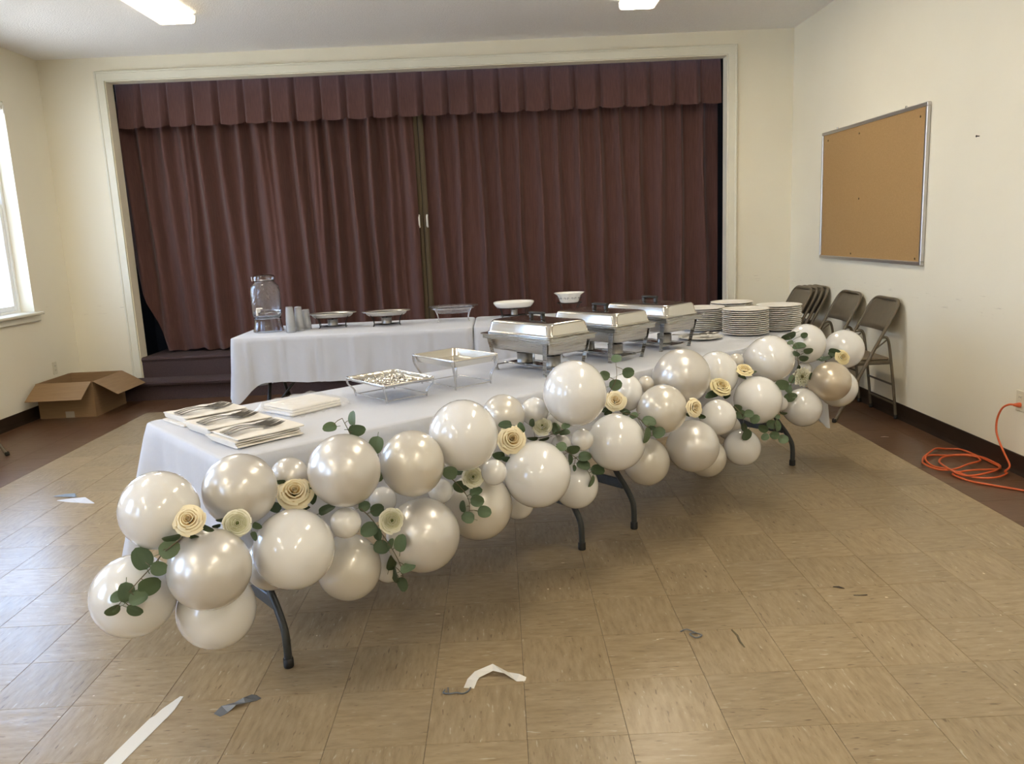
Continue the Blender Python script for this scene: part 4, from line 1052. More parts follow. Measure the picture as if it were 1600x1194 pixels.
sp_.lathe([(.013, 0), (.017, .002), (.017, .012), (.011, .016), (.010, .05), (.0, .05)], 16, M=Matrix.Translation((-.035, -.104, .175)) @ R90)
sp_.tube(smoothpath([(-.035, -.148, .176), (-.035, -.154, .165), (-.035, -.154, .14)], 4), .0085, 10)
sp_.bbox((-.040, -.158, .188), (.012, -.148, .199), .003); sp_.box((-.039, -.157, .172), (-.031, -.149, .190))
sp_.build('tap', M['ceramic'], d)

cupm = MB().lathe([(0, .001), (.026, .001), (.027, .004), (.036, .112), (.038, .114), (.038, .117), (.0365, .117), (.035, .112), (.026, .006), (0, .004)], 24).mesh('plastic_cup')
cupm.materials.append(M['cup'])
for (x, y, n, nm) in ((-1.665, 3.80, 9, 'tallest stack, beside the dispenser'), (-1.622, 3.895, 8, 'middle stack'), (-1.585, 3.985, 5, 'shortest stack')):
    for k in range(n):
        o = bpy.data.objects.new('plastic_cup', cupm); COL.objects.link(o)
        o.location = (x, y, BZ + .0985*0 + .1175 + k*.0105); o.rotation_euler = (pi, 0, k*.7)
        pos = 'topmost' if k == n-1 else ('bottom' if k == 0 else '%s from the top' % ordinal(n-1-k))
        tag(o, 'clear plastic cup, upside down, %s in the %s' % (pos, nm), 'cup', 'stacked plastic cups')

def oval_stand(label, x, y, rot, hx, hy, h, mt, ring_drop=0.0, leg_in=.8, group='oval stands on the back tables', shelf=True):
    rk = thing('oval_warmer_stand', label, 'stand', (x, y, BZ+.0005), rot, group)
    el = lambda f, z, n=32: [(hx*f*cos(2*pi*k/n), hy*f*sin(2*pi*k/n), z) for k in range(n)]
    MB().tube(el(1, h), .003, 6, closed=True).build('top_ring', mt, rk)
    for a in (35, 145, 215, 325):
        A = rad(a); p = (hx*cos(A), hy*sin(A))
        MB().tube(smoothpath([(p[0], p[1], h), (p[0]*leg_in, p[1]*leg_in, h*.45), (p[0]*leg_in*.97, p[1]*leg_in*.97, .006), (p[0]*leg_in*1.05, p[1]*leg_in*1.05, .002)], 4), .0032, 6).build('leg', mt, rk)
    if shelf:
        l = leg_in*.97
        pts = [(hx*l*cos(rad(a)), hy*l*sin(rad(a)), .012) for a in (35, 145, 215, 325)]
        MB().tube(pts, .0028, 6, closed=True).tube([pts[0], pts[2]], .0028, 6).tube([pts[1], pts[3]], .0028, 6).build('lower_ring', mt, rk)
    return rk
def oval_tray(name, label, cat, x, y, z, rot, hx, hy, depth, mt, lipw=.02, thick=.002, tilt=(0,0)):
    k1 = 1 - lipw/hx
    prof = [(1.0, .004), (1.01, .006), (1.0, .0085), (k1, .004), (k1-.04, -depth*.5), (k1-.10, -depth), (0, -depth)]
    prof2 = [(0, -depth-thick), (k1-.12, -depth-thick), (k1-.03, -depth*.5-thick), (k1+.01, .0005), (1.0, .004)]
    o = MB().lathe([(r*hx, q) for r, q in prof + prof2], 48, (0,0,0), 1, hy/hx).build(name, mt, None, (x, y, z), rot)
    o.rotation_euler = (tilt[0], tilt[1], rot)
    tag(o, label, cat); return o
for (x, y, lb) in ((-1.385, 4.035, 'beside the clear cups'), (-.945, 4.00, 'beside the clear glass dish')):
    oval_stand('black wire oval warmer stand %s' % lb, x, y, rad(8), .160, .106, .103, M['blackwire'])
    oval_tray('oval_tray', 'dark-rimmed oval metal tray on a black stand %s' % lb, 'tray', x, y, BZ+.1085, rad(8), .192, .130, .024, M['tray'], .028)
    fuel_can('small shiny burner can on the black oval stand %s' % lb, V((x+.0, y-.005, BZ+.016)), 'burners under the oval trays', .042, .050)
x, y = -.415, 4.10
oval_stand('silver wire oval stand holding the clear glass dish', x, y, rad(4), .178, .125, .105, M['chrome'], leg_in=.86, shelf=False)
gd = MB().lathe([(q[0], q[1]) for q in [(0, -.045), (.125, -.045), (.140, -.038), (.170, -.0), (.180, .004), (.203, .009), (.205, .012), (.178, .009), (.160, .004), (.134, -.034), (.12, -.040), (0, -.040)]], 44, (0,0,0), 1, .70).build('glass_dish', M['dish'], None, (x, y, BZ+.113), rad(4))
tag(gd, 'clear oval dish on a silver wire stand, centre of the back tables', 'dish')
x, y = .085, 4.235
oval_stand('thin wire stand holding the white oval dish', x, y, rad(5), .140, .095, .075, M['blackwire'], leg_in=.9)
gd = MB().lathe([(0, -.028), (.120, -.028), (.145, -.022), (.163, .0), (.170, .012), (.170, .020), (.162, .025), (.153, .020), (.146, .004), (.135, -.012), (.115, -.018), (0, -.018)], 44, (0,0,0), 1, .66).build('oval_dish', M['ceramic'], None, (x, y, BZ+.079+.024), rad(5))
tag(gd, 'white oval ceramic dish on a thin wire stand behind the chafing dishes', 'dish')
fuel_can('white candle can under the white oval dish', V((x+.0, y-.02, BZ+.016)), 'burners under the oval trays', .030, .046)
for ch_ in bpy.data.objects[-1:]: pass
x, y = .555, 4.30
oval_stand('black scrolled wire stand holding the scalloped bowl', x, y, 0, .105, .080, .088, M['blackwire'], leg_in=.72)
sc_ = MB().lathe([(0, -.040), (.070, -.040), (.078, -.034), (.098, .022), (.125, .040), (.127, .043), (.122, .042), (.092, .026), (.070, -.030), (0, -.034)], 64, (0,0,0), 1, .8,
                 wave=lambda i, a: 1 + (.035*sin(a*10) if 3 <= i <= 7 else 0)).build('scalloped_bowl', M['ceramic'], None, (x, y, BZ+.131), 0)
tag(sc_, 'white scalloped bowl with dark scrollwork on a black stand', 'bowl')
mb = MB()
for k in range(10):
    a = 2*pi*k/10
    for q in (0, 1):
        pts = []
        for j in range(10):
            ph_ = j/9*1.5*pi; rr2 = .010*(1-j/14)
            aa = a + (rr2*cos(ph_)*(1 if q else -1) + (.012 if q else -.012))/.1*1.0
            zz = -.004 + rr2*sin(ph_); rad_ = .088 + (zz+.034)*.36 + .003
            pts.append((rad_*cos(aa), rad_*sin(aa)*.8, zz))
        mb.tube(pts, .0016, 5)
mb.build('scrollwork', M['blackwire'], sc_)

# ================================================================== balloon garland
BALLOON_LABELS = [
 'white balloon at the near table corner, behind the first cream rose',
 'lowest white balloon of all, with a long eucalyptus sprig across it',
 'large pearl balloon below the first ranunculus, in front of two white ones',
 'white balloon under the large pearl balloon, hanging closest to the floor beside the first leg',
 'pearl balloon above the first ranunculus, against the end of the cloth',
 'big white balloon in front, directly above the first table leg',
 'half-hidden pearl balloon behind the largest cream rose',
 'big shiny pearl balloon with three eucalyptus leaves sticking up over it',
 'creamy pearl balloon touching the big shiny pearl one, below the smooth white giant',
 'tiny white balloon below the big shiny pearl balloon, in front',
 'cream pearl balloon hanging low beneath the tiny white one, right of the first leg',
 'small white balloon tucked behind the second ranunculus leaves',
 'large pearly white balloon with a sprig over its edge, low in front',
 'tiny white balloon between the creamy pearl balloon and a drooping sprig',
 'sliver of a white balloon behind the trailing sprig near the floor',
 'cream balloon hidden behind the first table leg top',
 'smooth white giant balloon rising above the cloth edge below the foil pans',
 'half-hidden cream balloon behind the full cream rose',
 'small white balloon peeking over the cloth edge before the highest balloon',
 'highest white balloon, standing over the cloth in front of the first chafing dish',
 'tiny white balloon just under the highest balloon, behind the white ranunculus',
 'tiny white balloon between the third ranunculus and the full cream rose',
 'big white balloon in the middle, just below the full cream rose',
 'cream pearl balloon hanging low behind the drooping sprig at mid table',
 'sliver of a white balloon beneath the big middle one',
 'white balloon hanging over the middle table legs, with leaves across its top',
 'tiny round white balloon at the foot of the highest balloon, in front',
 'tiny white balloon behind the leaves beside the middle white balloon',
 'big white balloon below the cream rose, over the crossbar of the middle legs',
 'white balloon behind the four-leaf eucalyptus tip',
 'tiny cream balloon behind the two pearl balloons at mid garland',
 'big clear-pearl balloon rising above the cloth before the second chafing dish',
 'white balloon behind the pale yellow rose, beside the big clear-pearl one',
 'cream pearl balloon below the big clear-pearl one, left of the sideways rose',
 'small round white balloon under the pale yellow rose',
 'pearl balloon hanging below the sideways ivory rose',
 'cream balloon behind the low pearl balloon, nearly hidden',
 'cream pearl balloon hanging low to the right of the crossbar',
 'white balloon hanging low behind two small sprigs, past the low pearl one',
 'white balloon right of the small round one, below the tucked yellow rose',
 'white balloon above the cloth edge in front of the plate stacks',
 'white balloon beyond the plates, behind the bushy sprig',
 'white balloon in front of the folding chair seat, at the far end',
 'champagne tan balloon at the far end, below the smallest rose',
 'white balloon behind the champagne tan one, at the far end',
 'white balloon above the far cloth tip, below the ruffled flower',
 'tiny white balloon behind the ruffled ivory flower',
 'small sliver of white balloon beside the leaves under the ruffled flower',
 'tiny cream balloon behind the tucked yellow rose',
 'small cream balloon beneath the small round white one',
]
def balloon_mesh(seg=36, rings=22):
    mb = MB()
    def fn(a, b):
        ph = pi * b; r = sin(ph); z = -cos(ph)
        if z < -.55:                              # draw out towards the neck
            q = (-z - .55) / .45
            z -= .16 * q**3; r *= 1 - .05 * q * q
        return V((r*cos(2*pi*a), r*sin(2*pi*a), z))
    mb.grid(seg, rings, fn, True, True)
    return mb
def knot_mb():
    return MB().lathe([(0, -1.14), (.03, -1.15), (.045, -1.165), (.028, -1.185), (.03, -1.20), (.06, -1.235), (.07, -1.25), (.055, -1.248), (.02, -1.21), (0, -1.20)], 12)
bmesh_ = {}
kmesh_ = {}
for kk in ('w', 'p', 'c', 'k'):
    bmesh_[kk] = balloon_mesh().mesh('balloon'); bmesh_[kk].materials.append(M[kk])
    kmesh_[kk] = knot_mb().mesh('knot'); kmesh_[kk].materials.append(M[kk])
r_ = random.Random(21)
for (x, y, z, R, asp, kk), lb in zip(BALLOON_DATA, BALLOON_LABELS):
    o = bpy.data.objects.new('balloon', bmesh_[kk]); COL.objects.link(o)
    # neck points back into the garland, towards the table
    ax = (V3 * -1 + V((0, 0, r_.uniform(-.1, .35))) + U3 * r_.uniform(-.3, .3)).normalized()     # local +z: crown, away from the neck
    upv = (V((0, 0, 1)) - ax * ax.z).normalized(); sd = upv.cross(ax)
    rot = Matrix((sd, upv, ax)).transposed().to_4x4()
    k1 = sqrt(asp)
    o.matrix_world = Matrix.Translation((x, y, z)) @ rot @ Matrix.Diagonal((R / k1, R * k1, R, 1))
    kn = bpy.data.objects.new('knot', kmesh_[kk]); COL.objects.link(kn); kn.parent = o
    tag(o, lb, 'balloon', 'balloons of the table garland')

# eucalyptus
def leaf_mb(serr=False, asp=.86):
    """unit leaf: long axis x from the stalk at -1 to the tip at 1, face normal z"""
    mb = MB()
    def fn(a, b):
        x = -1 + 2*b
        w = asp * sqrt(max(0, 1 - x*x)) ** .92 * (1 - .10*x)
        if serr: w *= .82 * (1 - .28*x) * (1 + .07*sin(b*70))
        y = (2*a - 1) * w
        return V((x, y, .13*(y*y) - .10*x*x + .05 - .05*math.exp(-(y/.07)**2)))
    mb.grid(9, 13, fn)
    k = len(mb.v)
    nv = [V(p) - V((0, 0, .02)) for p in mb.v]
    ff = [f[::-1] for f in mb.f]
    mb.add(nv, ff, True)
    mb.tube([(-1.45, 0, -.06), (-1.0, 0, -.055)], .035, 5)
    return mb
leafm = leaf_mb().mesh('leaf'); leafm.materials.append(M['leaf'])
rleafm = leaf_mb(True).mesh('leaf'); rleafm.materials.append(M['roseleaf'])
def place_leaf(me, d, parent, base, direction=None):
    c = V(d[0:3]); n = V(d[3:6]).normalized(); mjr = V(d[6:9]); R = d[9]
    mjr = (mjr - n * mjr.dot(n)).normalized()
    if direction is not None and direction.dot(mjr) < 0: mjr = -mjr
    sd = n.cross(mjr)
    rot = Matrix((mjr, sd, n)).transposed().to_4x4()
    o = bpy.data.objects.new('leaf', me); COL.objects.link(o); o.parent = parent
    o.matrix_basis = Matrix.Translation(c - base) @ rot @ Matrix.Diagonal((R, R, R, 1))
    return o
for lb, stem, leaves in SPRIG_DATA:
    base = V(stem[0])
    sp = thing('eucalyptus_sprig', lb, 'greenery', base, 0, 'eucalyptus in the garland')
    pts = smoothpath([V(p) - base for p in stem], 6)
    mb = MB().tube(pts, .0022, 6, taper=[1 - .6*k/len(pts) for k in range(len(pts))])
    for d in leaves:
        c = V(d[0:3]) - base
        q = min(pts, key=lambda p: (p - c).length)
        dirn = (c - q)
        o = place_leaf(leafm, d, sp, base, dirn)
        endp = c - dirn.normalized() * d[9] * .6 if dirn.length > 1e-4 else c
        if (endp - q).length > .004: mb.tube([q, q.lerp(endp, .5) + V((0, 0, .003)), endp], .0012, 5)
    mb.build('stem', M['stem'], sp)

# roses: cups of petals one inside the other, in unit size, face towards +z
def petal_mb(w, r, z, lip, depth, ruffle=0.0, twist=.05):
    """w angular width, r rim radius, z rim height, lip how far the rim rolls outwards, depth wall height"""
    val = []
    def fn(a, b):
        side = (2*a-1)
        th = side * w/2 * (.55 + .45 * min(1, b*2.2)) * (1 - .16 * max(0, b-.75)/.25)
        rr_ = r * (.42 + .58 * min(1, b/.72) ** .75) + lip * max(0, (b-.68)/.32) ** 1.6 + twist * r * side
        zz = z - depth * (1 - min(1, b/.8)) ** 1.2 - lip * .45 * max(0, (b-.72)/.28) ** 2 - .07 * side*side * b
        if b > .8: zz -= .5*(b-.8)*abs(lip) 
        if ruffle: rr_ += ruffle * b*b * sin(a * 17); zz += ruffle * .8 * b*b * sin(a * 21 + 1)
        val.append(b)
        return V((rr_*cos(th), rr_*sin(th), zz))
    mb = MB().grid(9 if not ruffle else 19, 8, fn)
    me = mb.mesh('petal')
    at = me.attributes.new('edge', 'FLOAT', 'POINT')
    at.data.foreach_set('value', val)
    return me
def flower_meshes(kind, mt):
    out = []
    spec = {
     'rose': [(6, 1.45, .84, .16, .22, .30, 0), (5, 1.55, .72, .34, .16, .40, 0), (5, 1.6, .58, .46, .12, .45, 0), (4, 1.9, .44, .54, .08, .5, 0), (3, 2.4, .30, .58, .05, .5, 0), (3, 2.4, .17, .60, .02, .5, 0)],
     'ranunculus': [(7, 1.2, .88, .16, .13, .28, 0), (7, 1.2, .78, .28, .07, .32, 0), (6, 1.3, .66, .36, .03, .34, 0), (6, 1.3, .54, .41, .0, .34, 0), (6, 1.4, .42, .44, -.02, .32, 0), (5, 1.5, .31, .44, -.03, .3, 0), (4, 1.8, .20, .43, -.04, .3, 0)],
     'carnation': [(7, 1.2, .82, .18, .2, .3, .09), (7, 1.2, .66, .36, .14, .4, .10), (6, 1.3, .46, .50, .10, .4, .10), (5, 1.6, .26, .58, .05, .4, .09)],
    }[kind]
    for (n, w, r, z, lip, depth, ruf) in spec:
        me = petal_mb(w, r, z, lip, depth, ruf); me.materials.append(mt); out.append((n, me))
    return out
fm = {'rose': flower_meshes('rose', M['rose']), 'yrose': flower_meshes('rose', M['yrose']),
      'ranunculus': flower_meshes('ranunculus', M['ranunculus']), 'carnation': flower_meshes('carnation', M['ranunculus'])}
eyem = MB().lathe([(.08, .20), (.10, .34), (.08, .385), (.05, .40), (0, .405)], 12).mesh('centre'); eyem.materials.append(M['eye'])
bv_ = []
def bud_fn(a, b):
    q = .02 + .10*a; bv_.append(b)
    return V((q*cos(2*pi*2.0*a), q*sin(2*pi*2.0*a), .15 + .44*b - .03*a))
budm = MB().grid(26, 6, bud_fn).mesh('bud'); budm.materials.append(M['rose'])
budm.attributes.new('edge', 'FLOAT', 'POINT').data.foreach_set('value', bv_)
calyxm = MB().lathe([(0, -.22), (.06, -.2), (.16, -.06), (.30, .06), (.26, .07), (0, -.02)], 12).mesh('calyx'); calyxm.materials.append(M['roseleaf'])
for q, (lb, kind, c, n, R, leaves) in enumerate(ROSE_DATA):
    c = V(c); n = V(n).normalized()
    nm = {'rose': 'rose', 'ranunculus': 'ranunculus', 'carnation': 'carnation'}[kind]
    a = V((0, 0, 1)) if abs(n.z) < .9 else V((1, 0, 0))
    sd = a.cross(n).normalized(); u2 = n.cross(sd)
    rt_ = thing(nm, lb, 'flower', c, 0, 'flowers in the garland')
    rt_.matrix_world = Matrix.Translation(c) @ Matrix((sd, u2, n)).transposed().to_4x4()
    key = 'yrose' if kind == 'rose' and q >= 9 else kind
    rn = random.Random(q)
    for li, (cnt, me) in enumerate(fm[key]):
        off = rn.uniform(0, 6)
        for k in range(cnt):
            o = bpy.data.objects.new('petal', me); COL.objects.link(o); o.parent = rt_
            sc_ = R * rn.uniform(.95, 1.04)
            o.matrix_basis = Matrix.Rotation(off + 2*pi*k/cnt + rn.uniform(-.12, .12), 4, 'Z') @ Matrix.Rotation(rn.uniform(-.06, .06), 4, 'Y') @ Matrix.Diagonal((sc_, sc_, sc_, 1))
    for me, nm2 in ((eyem, 'centre') if kind == 'ranunculus' else (budm, 'bud'), (calyxm, 'calyx')):
        o = bpy.data.objects.new(nm2, me); COL.objects.link(o); o.parent = rt_
        o.matrix_basis = Matrix.Diagonal((R, R, R, 1))
    inv = rt_.matrix_world.inverted()
    for d in leaves:
        o = place_leaf(rleafm, d, rt_, V((0, 0, 0)), V(d[0:3]) - c)
        o.matrix_basis = inv @ o.matrix_basis

# ================================================================== folding chairs
H = .885
def tube_f(z, top_f=.03, bot_f=.50): return top_f + (H - z) * (bot_f - top_f) / H
def folding_chair(label, group, folded=False):
    """origin on the wall side; local +x points out into the room, width along y"""
    c = thing('folding_chair', label, 'chair', (0,0,0), 0, group)
    hw = .225
    r = .0125
    # inverted-U front frame: both front legs and the back in one bent tube
    P = lambda z, y: V((tube_f(z), y, z))
    pts = [P(.004, -hw), P(.45, -hw+.006), P(.70, -hw+.008), P(.82, -hw+.012), P(.868, -hw+.04), P(H, -hw+.095), P(H, 0), P(H, hw-.095), P(.868, hw-.04), P(.82, hw-.012), P(.70, hw-.008), P(.45, hw-.006), P(.004, hw)]
    MB().tube(smoothpath(pts, 5), r, 10, upv=(0,1,0)).build('front_frame', M['chair'], c)
    MB().tube([P(.13, -hw), P(.13, hw)], .008, 8).build('front_stretcher', M['chair'], c)
    def back(a, b):
        z = .665 + .220*b; y = (2*a-1)*(hw-.012)
        if b > .75: y *= 1 - .30*((b-.75)/.25)**2
        q = V((tube_f(z) + .006 + .022*(1-(2*a-1)**2)*-.6, y, z)); return q
    MB().grid(15, 7, back).build('backrest', M['chair'], c, solid=.007)
    if not folded:
        SZ = .445
        st_ = MB()
        MB().bbox((.085, -hw+.016, SZ-.028), (.475, hw-.016, SZ+.002), .008).build('seat', M['chair'], c)
        MB().bbox((.092, -hw+.022, SZ+.002), (.468, hw-.022, SZ+.022), .010).build('seat_pad', M['chairpad'], c)
        rl_ = [(.118, .600), (.104, .575), (.092, .50), (.060, .28), (.030, .004)]
        for s_ in (-1, 1):
            y = s_*(hw-.020)
            MB().tube(smoothpath([(tube_f(.615), s_*(hw-.008), .615), (.135, y, .622), (.112, y, .60), (.095, y, .52), (.062, y, .28), (.030, y, .006)], 4), .011, 8).build('rear_leg', M['chair'], c)
            MB().tube([(.125, s_*(hw-.012), .600), (tube_f(.47)-.0, s_*(hw-.012), .50)], .006, 6).build('hinge_link', M['chair'], c)
            MB().lathe([(0, 0), (.014, 0), (.016, .008), (.014, .03), (.011, .032)], 12, (.030, y, .001)).build('rubber_foot', M['rubber'], c)
            MB().lathe([(0, 0), (.015, 0), (.017, .008), (.015, .026), (.012, .028)], 12, (.50, s_*hw, .001)).build('rubber_foot', M['rubber'], c)
        for z in (.26, .115):
            MB().tube([(.030 + (z/.28)*.032, -(hw-.020), z), (.030 + (z/.28)*.032, hw-.020, z)], .008, 8).build('rear_stretcher', M['chair'], c)
    else:
        sl = (.50-.03)/H
        def plate(z0, z1, w, off, th_):
            mb = MB(); vv = []
            for o_ in (off, off + th_):
                for (z, y) in ((z0, -w), (z0, w), (z1, w), (z1, -w)): vv.append(V((tube_f(z) - o_, y, z)))
            return mb.add(vv, ((0,3,2,1), (4,5,6,7), (0,1,5,4), (1,2,6,5), (2,3,7,6), (3,0,4,7)))
        plate(.22, .60, hw-.018, -.008, .028).build('seat', M['chair'], c)
        for s_ in (-1, 1):
            y = s_*(hw-.022)
            MB().tube([(tube_f(.61) - .014, y, .61), (tube_f(.02) - .016, y, .02)], .010, 8).build('rear_leg', M['chair'], c)
    return c
def put(c, f0, y, rz=pi): c.location = (f0, y, 0.0005); c.rotation_euler = (0, 0, rz)
c1 = folding_chair('opened taupe metal folding chair by the wall, closest to the orange cord', 'folding chairs along the wall')
put(c1, XR-.002, 3.545)
c2 = dup(c1, (XR-.002, 4.165, .0005), pi, 'opened taupe metal folding chair between the folded stack and the other open chair')
c3 = dup(c1, (XL+.022+.0, 3.272, .0005), 0, 'taupe metal folding chair under the window, only its leg in the frame', 'folding chairs along the wall')
fc = folding_chair('folded taupe metal chair resting against the wall, innermost of the stack', 'folding chairs along the wall', True)
put(fc, XR+.012, 4.86)
for k, nm in enumerate(('second from the wall in the stack', 'third from the wall in the stack', 'outermost of the stack with its whole back showing')):
    dup(fc, (XR+.012 - .052*(k+1), 4.86 - .006*(k+1), .0005), pi, 'folded taupe metal chair, ' + nm)

# ================================================================== cardboard box
bx = thing('cardboard_box', 'large open brown cardboard box in the corner by the stage step', 'box', (-4.29, 4.80, .001), 0)
bw, bd_, bh, th_ = .515, .60, .325, .006
MB().box((0, 0, 0), (bw, bd_, th_)).build('bottom', M['cardboard'], bx)
for nm, a, b in (('wall_panel', (0, 0, th_), (bw, th_, bh)), ('wall_panel', (0, bd_-th_, th_), (bw, bd_, bh)), ('wall_panel', (0, th_, th_), (th_, bd_-th_, bh)), ('wall_panel', (bw-th_, th_, th_), (bw, bd_-th_, bh))):
    MB().box(a, b).build('side_panel', M['cardboard'], bx)
def flap(p0, p1, outdir, ln, drop, inset=.008):
    p0, p1, o_ = V(p0), V(p1), V(outdir)
    e_ = (p1-p0).normalized(); q0 = p0 + e_*inset; q1 = p1 - e_*inset
    d_ = (o_ * cos(drop) + V((0,0,-1)) * sin(drop)) * ln
    nn = e_.cross(d_).normalized() * .005
    if nn.z < 0: nn = -nn
    # corrugated board bows slightly
    mb = MB()
    vv = [q0, q1, q1 + d_*.5 + nn*.6, q0 + d_*.5 + nn*.4, q1 + d_, q0 + d_]
    top_ = [p + nn for p in vv]
    mb.add(vv + top_, [(0,3,2,1), (3,5,4,2), (6,7,8,9), (9,8,10,11), (0,1,7,6), (1,2,8,7), (2,4,10,8), (4,5,11,10), (5,3,9,11), (3,0,6,9)])
    return mb.build('flap', M['cardboard'], bx)
flap((0, 0, bh), (bw, 0, bh), (0, -1, 0), .25, rad(30))
flap((bw, 0, bh), (bw, bd_, bh), (1, 0, 0), .25, rad(31))
flap((0, bd_, bh), (bw, bd_, bh), (0, 1, 0), .25, rad(-2) + rad(60))
flap((0, 0, bh), (0, bd_, bh), (-1, 0, 0), .05, rad(80))
MB().box((.235, -.0012, .002), (.315, -.0002, .06)).build('packing_tape', M['tape'], bx)

# ================================================================== wall things
cb = thing('cork_board', 'large bare cork board with aluminium frame on the wall over the chairs', 'notice board', (XR, 3.995, 1.69), 0)
hw_, hh_ = .895, .545
MB().box((-.018, -hw_+.02, -hh_+.02), (-.006, hw_-.02, hh_-.02)).build('cork_panel', M['cork'], cb)
for a, b in (((-.030, -hw_, -hh_), (-.002, hw_, -hh_+.026)), ((-.030, -hw_, hh_-.026), (-.002, hw_, hh_)), ((-.030, -hw_, -hh_+.026), (-.002, -hw_+.026, hh_-.026)), ((-.030, hw_-.026, -hh_+.026), (-.002, hw_, hh_-.026))):
    MB().bbox(a, b, .004).build('frame_rail', M['alu'], cb)
for y in (-.56, .62): MB().bbox((-.010, y-.008, hh_), (-.001, y+.008, hh_+.018), .002).build('hanging_clip', M['chrome'], cb)
tackm = mat('brass_tack', (.16,.10,.04), .35, .8)
for y, z in ((.78, .47), (-.79, .46), (.16, .46), (.13, -.05), (.25, -.49), (-.80, -.50)):
    MB().lathe([(.006, .0), (.0085, .002), (.007, .005), (0, .006)], 10, M=Matrix.Translation((-.018, y, z)) @ Matrix.Rotation(-pi/2, 4, 'Y')).build('tack', tackm, cb)
nl = MB().lathe([(.003, 0), (.003, .016), (.007, .016), (.006, .019), (0, .02)], 10, M=Matrix.Translation((XR, 2.533, 1.945)) @ Matrix.Rotation(-pi/2, 4, 'Y')).build('nail', M['chrome'])
nl.data.materials[0] = M['slot']; tag(nl, 'single dark nail in the wall beside the cork board', 'nail')

def outlet(label, x, y, z, nrm, blank=False):
    o = thing('wall_outlet', label, 'outlet', (x, y, z), 0)
    mb = MB(); s_ = nrm
    a, b = sorted((s_*.0002, s_*.006))
    mb.bbox((a, -.038, -.060), (b, .038, .060), .003).build('cover_plate', M['outlet'], o)
    for zz in (-.021, .021):
        a, b = sorted((s_*.006, s_*.0085))
        rc = MB().bbox((a, -.017, zz-.014), (b, .017, zz+.014), .002).build('receptacle', M['outlet'], o)
        for yy in (-.007, .007):
            a, b = sorted((s_*.0085, s_*.0088))
            MB().box((a, yy-.0015, zz-.004), (b, yy+.0015, zz+.006)).build('slot', M['slot'], rc)
    return o
outlet('ivory wall outlet with the orange cord plugged in', XR, 1.965, .425, -1)
outlet('pale wall outlet above the cardboard box', XL, 5.24, .405, 1)

# orange extension cord
hang = [(2.885, 1.955, .404), (2.862, 1.985, .402), (2.858, 2.04, .367), (2.860, 2.081, .296), (2.858, 2.079, .226), (2.855, 2.043, .173), (2.85, 1.977, .115), (2.845, 1.913, .06), (2.83, 1.93, .022)]
ring = [(2.887,1.926),(2.804,1.858),(2.725,1.86),(2.667,1.911),(2.632,1.98),(2.596,2.051),(2.573,2.121),(2.578,2.216),(2.609,2.297),(2.666,2.337),(2.767,2.343),(2.88,2.329),(2.925,2.243),(2.95,2.154),(2.931,2.062),(2.851,1.97),(2.757,1.914),(2.669,1.904),(2.621,1.936),(2.604,2.01),(2.619,2.14),(2.66,2.231),(2.729,2.291),(2.82,2.281),(2.896,2.248),(2.893,2.2),(2.842,2.144),(2.759,2.095),(2.65,2.039),(2.572,2.036),(2.523,2.07),(2.523,2.151),(2.55,2.221),(2.60,2.30),(2.676,2.374),(2.76,2.46),(2.84,2.485),(2.905,2.44),(2.913,2.317),(2.937,2.184),(2.923,2.05),(2.864,2.0),(2.739,2.0),(2.62,1.99),(2.592,1.936),(2.621,1.833),(2.688,1.752),(2.772,1.666),(2.85,1.575),(2.90,1.45),(2.88,1.2),(2.80,.8)]
pts = list(hang)
for k, (x, y) in enumerate(ring):
    x = min(x - .045, XR - .032)
    z = .0065 + .0105*(1 + sin(k*1.7))*.5 + (.006 if 12 < k < 36 else 0)
    if k > 44: z = .0065
    pts.append((x, y, z))
ec = MB().tube(smoothpath(pts, 5), .0058, 8).build('extension_cord', M['cord'])
tag(ec, 'orange extension cord coiled on the floor and plugged into the wall', 'cord')
pl_ = MB().tube([(2.9085, 1.957, .404), (2.898, 1.957, .404), (2.890, 1.960, .404), (2.876, 1.970, .403)], .014, 10, taper=[1, 1, .8, .5]).build('plug', M['cord'], ec)

# ================================================================== bits left on the floor
def strip(label, name, pts, w, mt, cat, th_=.0006, curl=None):
    mb = MB(); P_ = [V(p) for p in pts]; vv = []
    for k, p in enumerate(P_):
        t_ = (P_[min(k+1, len(P_)-1)] - P_[max(k-1, 0)]); t_.z = 0; t_.normalize()
        ww = w[k] if isinstance(w, (list, tuple)) else w
        sd = V((-t_.y, t_.x, 0)) * ww/2
        if curl: sd = sd + V((0, 0, curl[k]))
        vv += [p + sd, p - sd]
    n = len(vv)
    vv2 = [q + V((0, 0, th_)) for q in vv]
    ff = []
    for k in range(len(P_)-1):
        a = 2*k
        ff += [(a, a+2, a+3, a+1), (n+a, n+a+1, n+a+3, n+a+2), (a, n+a, n+a+2, a+2), (a+1, a+3, n+a+3, n+a+1)]
    ff += [(0, 1, n+1, n), (n-2, 2*n-2, 2*n-1, n-1)]
    o = mb.add(vv + vv2, ff).build(name, mt); tag(o, label, cat); return o
Z0 = .0008
o = strip('long straight strip of white tape stuck on the floor', 'tape_strip', [(-1.162, .025, Z0), (-1.178, -.05, Z0), (-1.186, -.09, Z0), (-1.192, -.10, Z0), (-1.23, -.30, Z0), (-1.25, -.42, Z0)], [.012, .045, .048, .054, .054, .054], M['white_tape'], 'tape')
o = strip('twisted white tape on the floor with a grey wire loop at its end', 'tape_scrap', [(-.186, -.012, Z0), (-.176, .035, Z0+.002), (-.160, .052, .012), (-.105, .080, .020), (-.060, .055, .012), (-.02, .030, .006), (.006, .022, Z0)], [.036, .036, .030, .024, .026, .026, .020], M['white_tape'], 'tape', curl=[0, 0, .004, .006, -.005, .006, .004])
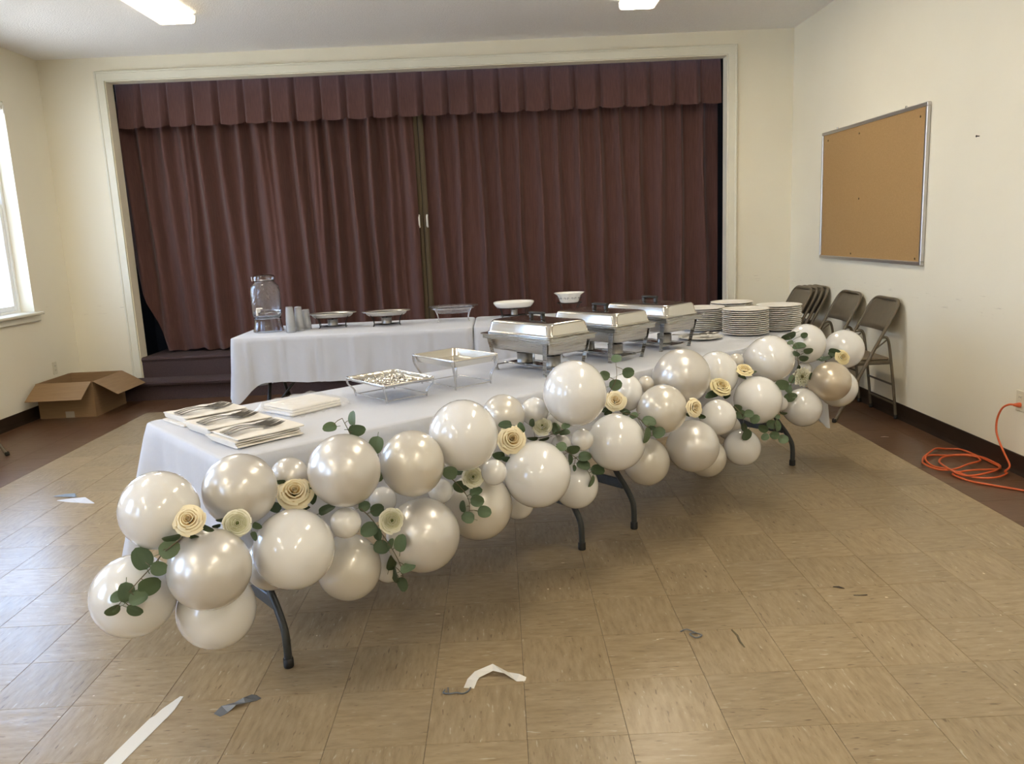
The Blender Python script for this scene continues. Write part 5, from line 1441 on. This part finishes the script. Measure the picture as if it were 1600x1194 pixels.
MB().tube(smoothpath([(-.266, -.02, .004), (-.27, -.035, .003), (-.25, -.045, .005), (-.225, -.04, .004), (-.205, -.045, .003), (-.188, -.035, .004), (-.18, -.014, .004)], 5), .0028, 6).tube([(-.252, -.044, .004), (-.256, -.01, .006)], .002, 6).build('wire_loop', M['grey_tape'], o)
strip('crumpled grey tape scrap on the floor between white strip and twisted tape', 'tape_scrap', [(-1.0, -.098, Z0), (-.985, -.070, .004), (-.955, -.050, .010), (-.93, -.036, .012), (-.905, -.012, .006), (-.893, .0, Z0)], [.030, .040, .030, .014, .034, .030], M['grey_tape'], 'tape', curl=[.002, .004, -.004, .006, .004, 0])
strip('blue-grey and white paper scrap on the floor near the window light', 'paper_scrap', [(-2.87, 2.39, Z0), (-2.80, 2.375, .008), (-2.735, 2.36, .012), (-2.70, 2.33, .010)], [.01, .030, .034, .012], mat('blue_grey_scrap', (.20,.24,.28), .5), 'scrap', curl=[0, .004, .006, 0])
strip('white folded paper sliver on the floor beside the blue-grey scrap', 'paper_scrap', [(-2.80, 2.30, Z0), (-2.72, 2.285, .004), (-2.62, 2.25, .010), (-2.53, 2.21, Z0)], [.01, .045, .045, .006], M['paper'], 'scrap', curl=[0, .004, .012, 0])
for pts, lb in (([(.595, .295), (.62, .305), (.645, .285), (.665, .255), (.64, .245), (.625, .27), (.65, .28)], 'tangle of grey string on the bare floor in front of the garland'),):
    o = MB().tube(smoothpath([(x, y, .004 + .003*(k % 2)) for k, (x, y) in enumerate(pts)], 5), .0034, 6, flat=.5).build('string_scrap', M['grey_tape']); tag(o, lb, 'scrap')
strip('thin tan splinter on the floor by the string tangle', 'wood_splinter', [(.787, .297, Z0), (.795, .25, .002), (.792, .205, .002), (.797, .165, Z0)], [.006, .008, .007, .004], M['stem'], 'scrap')
strip('small dark brown chip on the floor under the far balloons', 'floor_chip', [(1.298, .612, Z0), (1.318, .602, .003), (1.336, .590, Z0)], [.006, .016, .006], mat('brown_chip', (.03,.018,.012), .5), 'scrap')
strip('short dark pin with a pale tip on the floor beside the brown chip', 'floor_pin', [(1.345, .524, Z0+.001), (1.372, .520, Z0+.002), (1.40, .522, Z0+.001)], .006, M['slot'], 'scrap')
strip('pale crumb on the brown border by the wall chair', 'floor_chip', [(2.55, 2.86, Z0), (2.575, 2.86, .002), (2.60, 2.85, Z0)], [.004, .012, .004], M['napkin'], 'scrap')
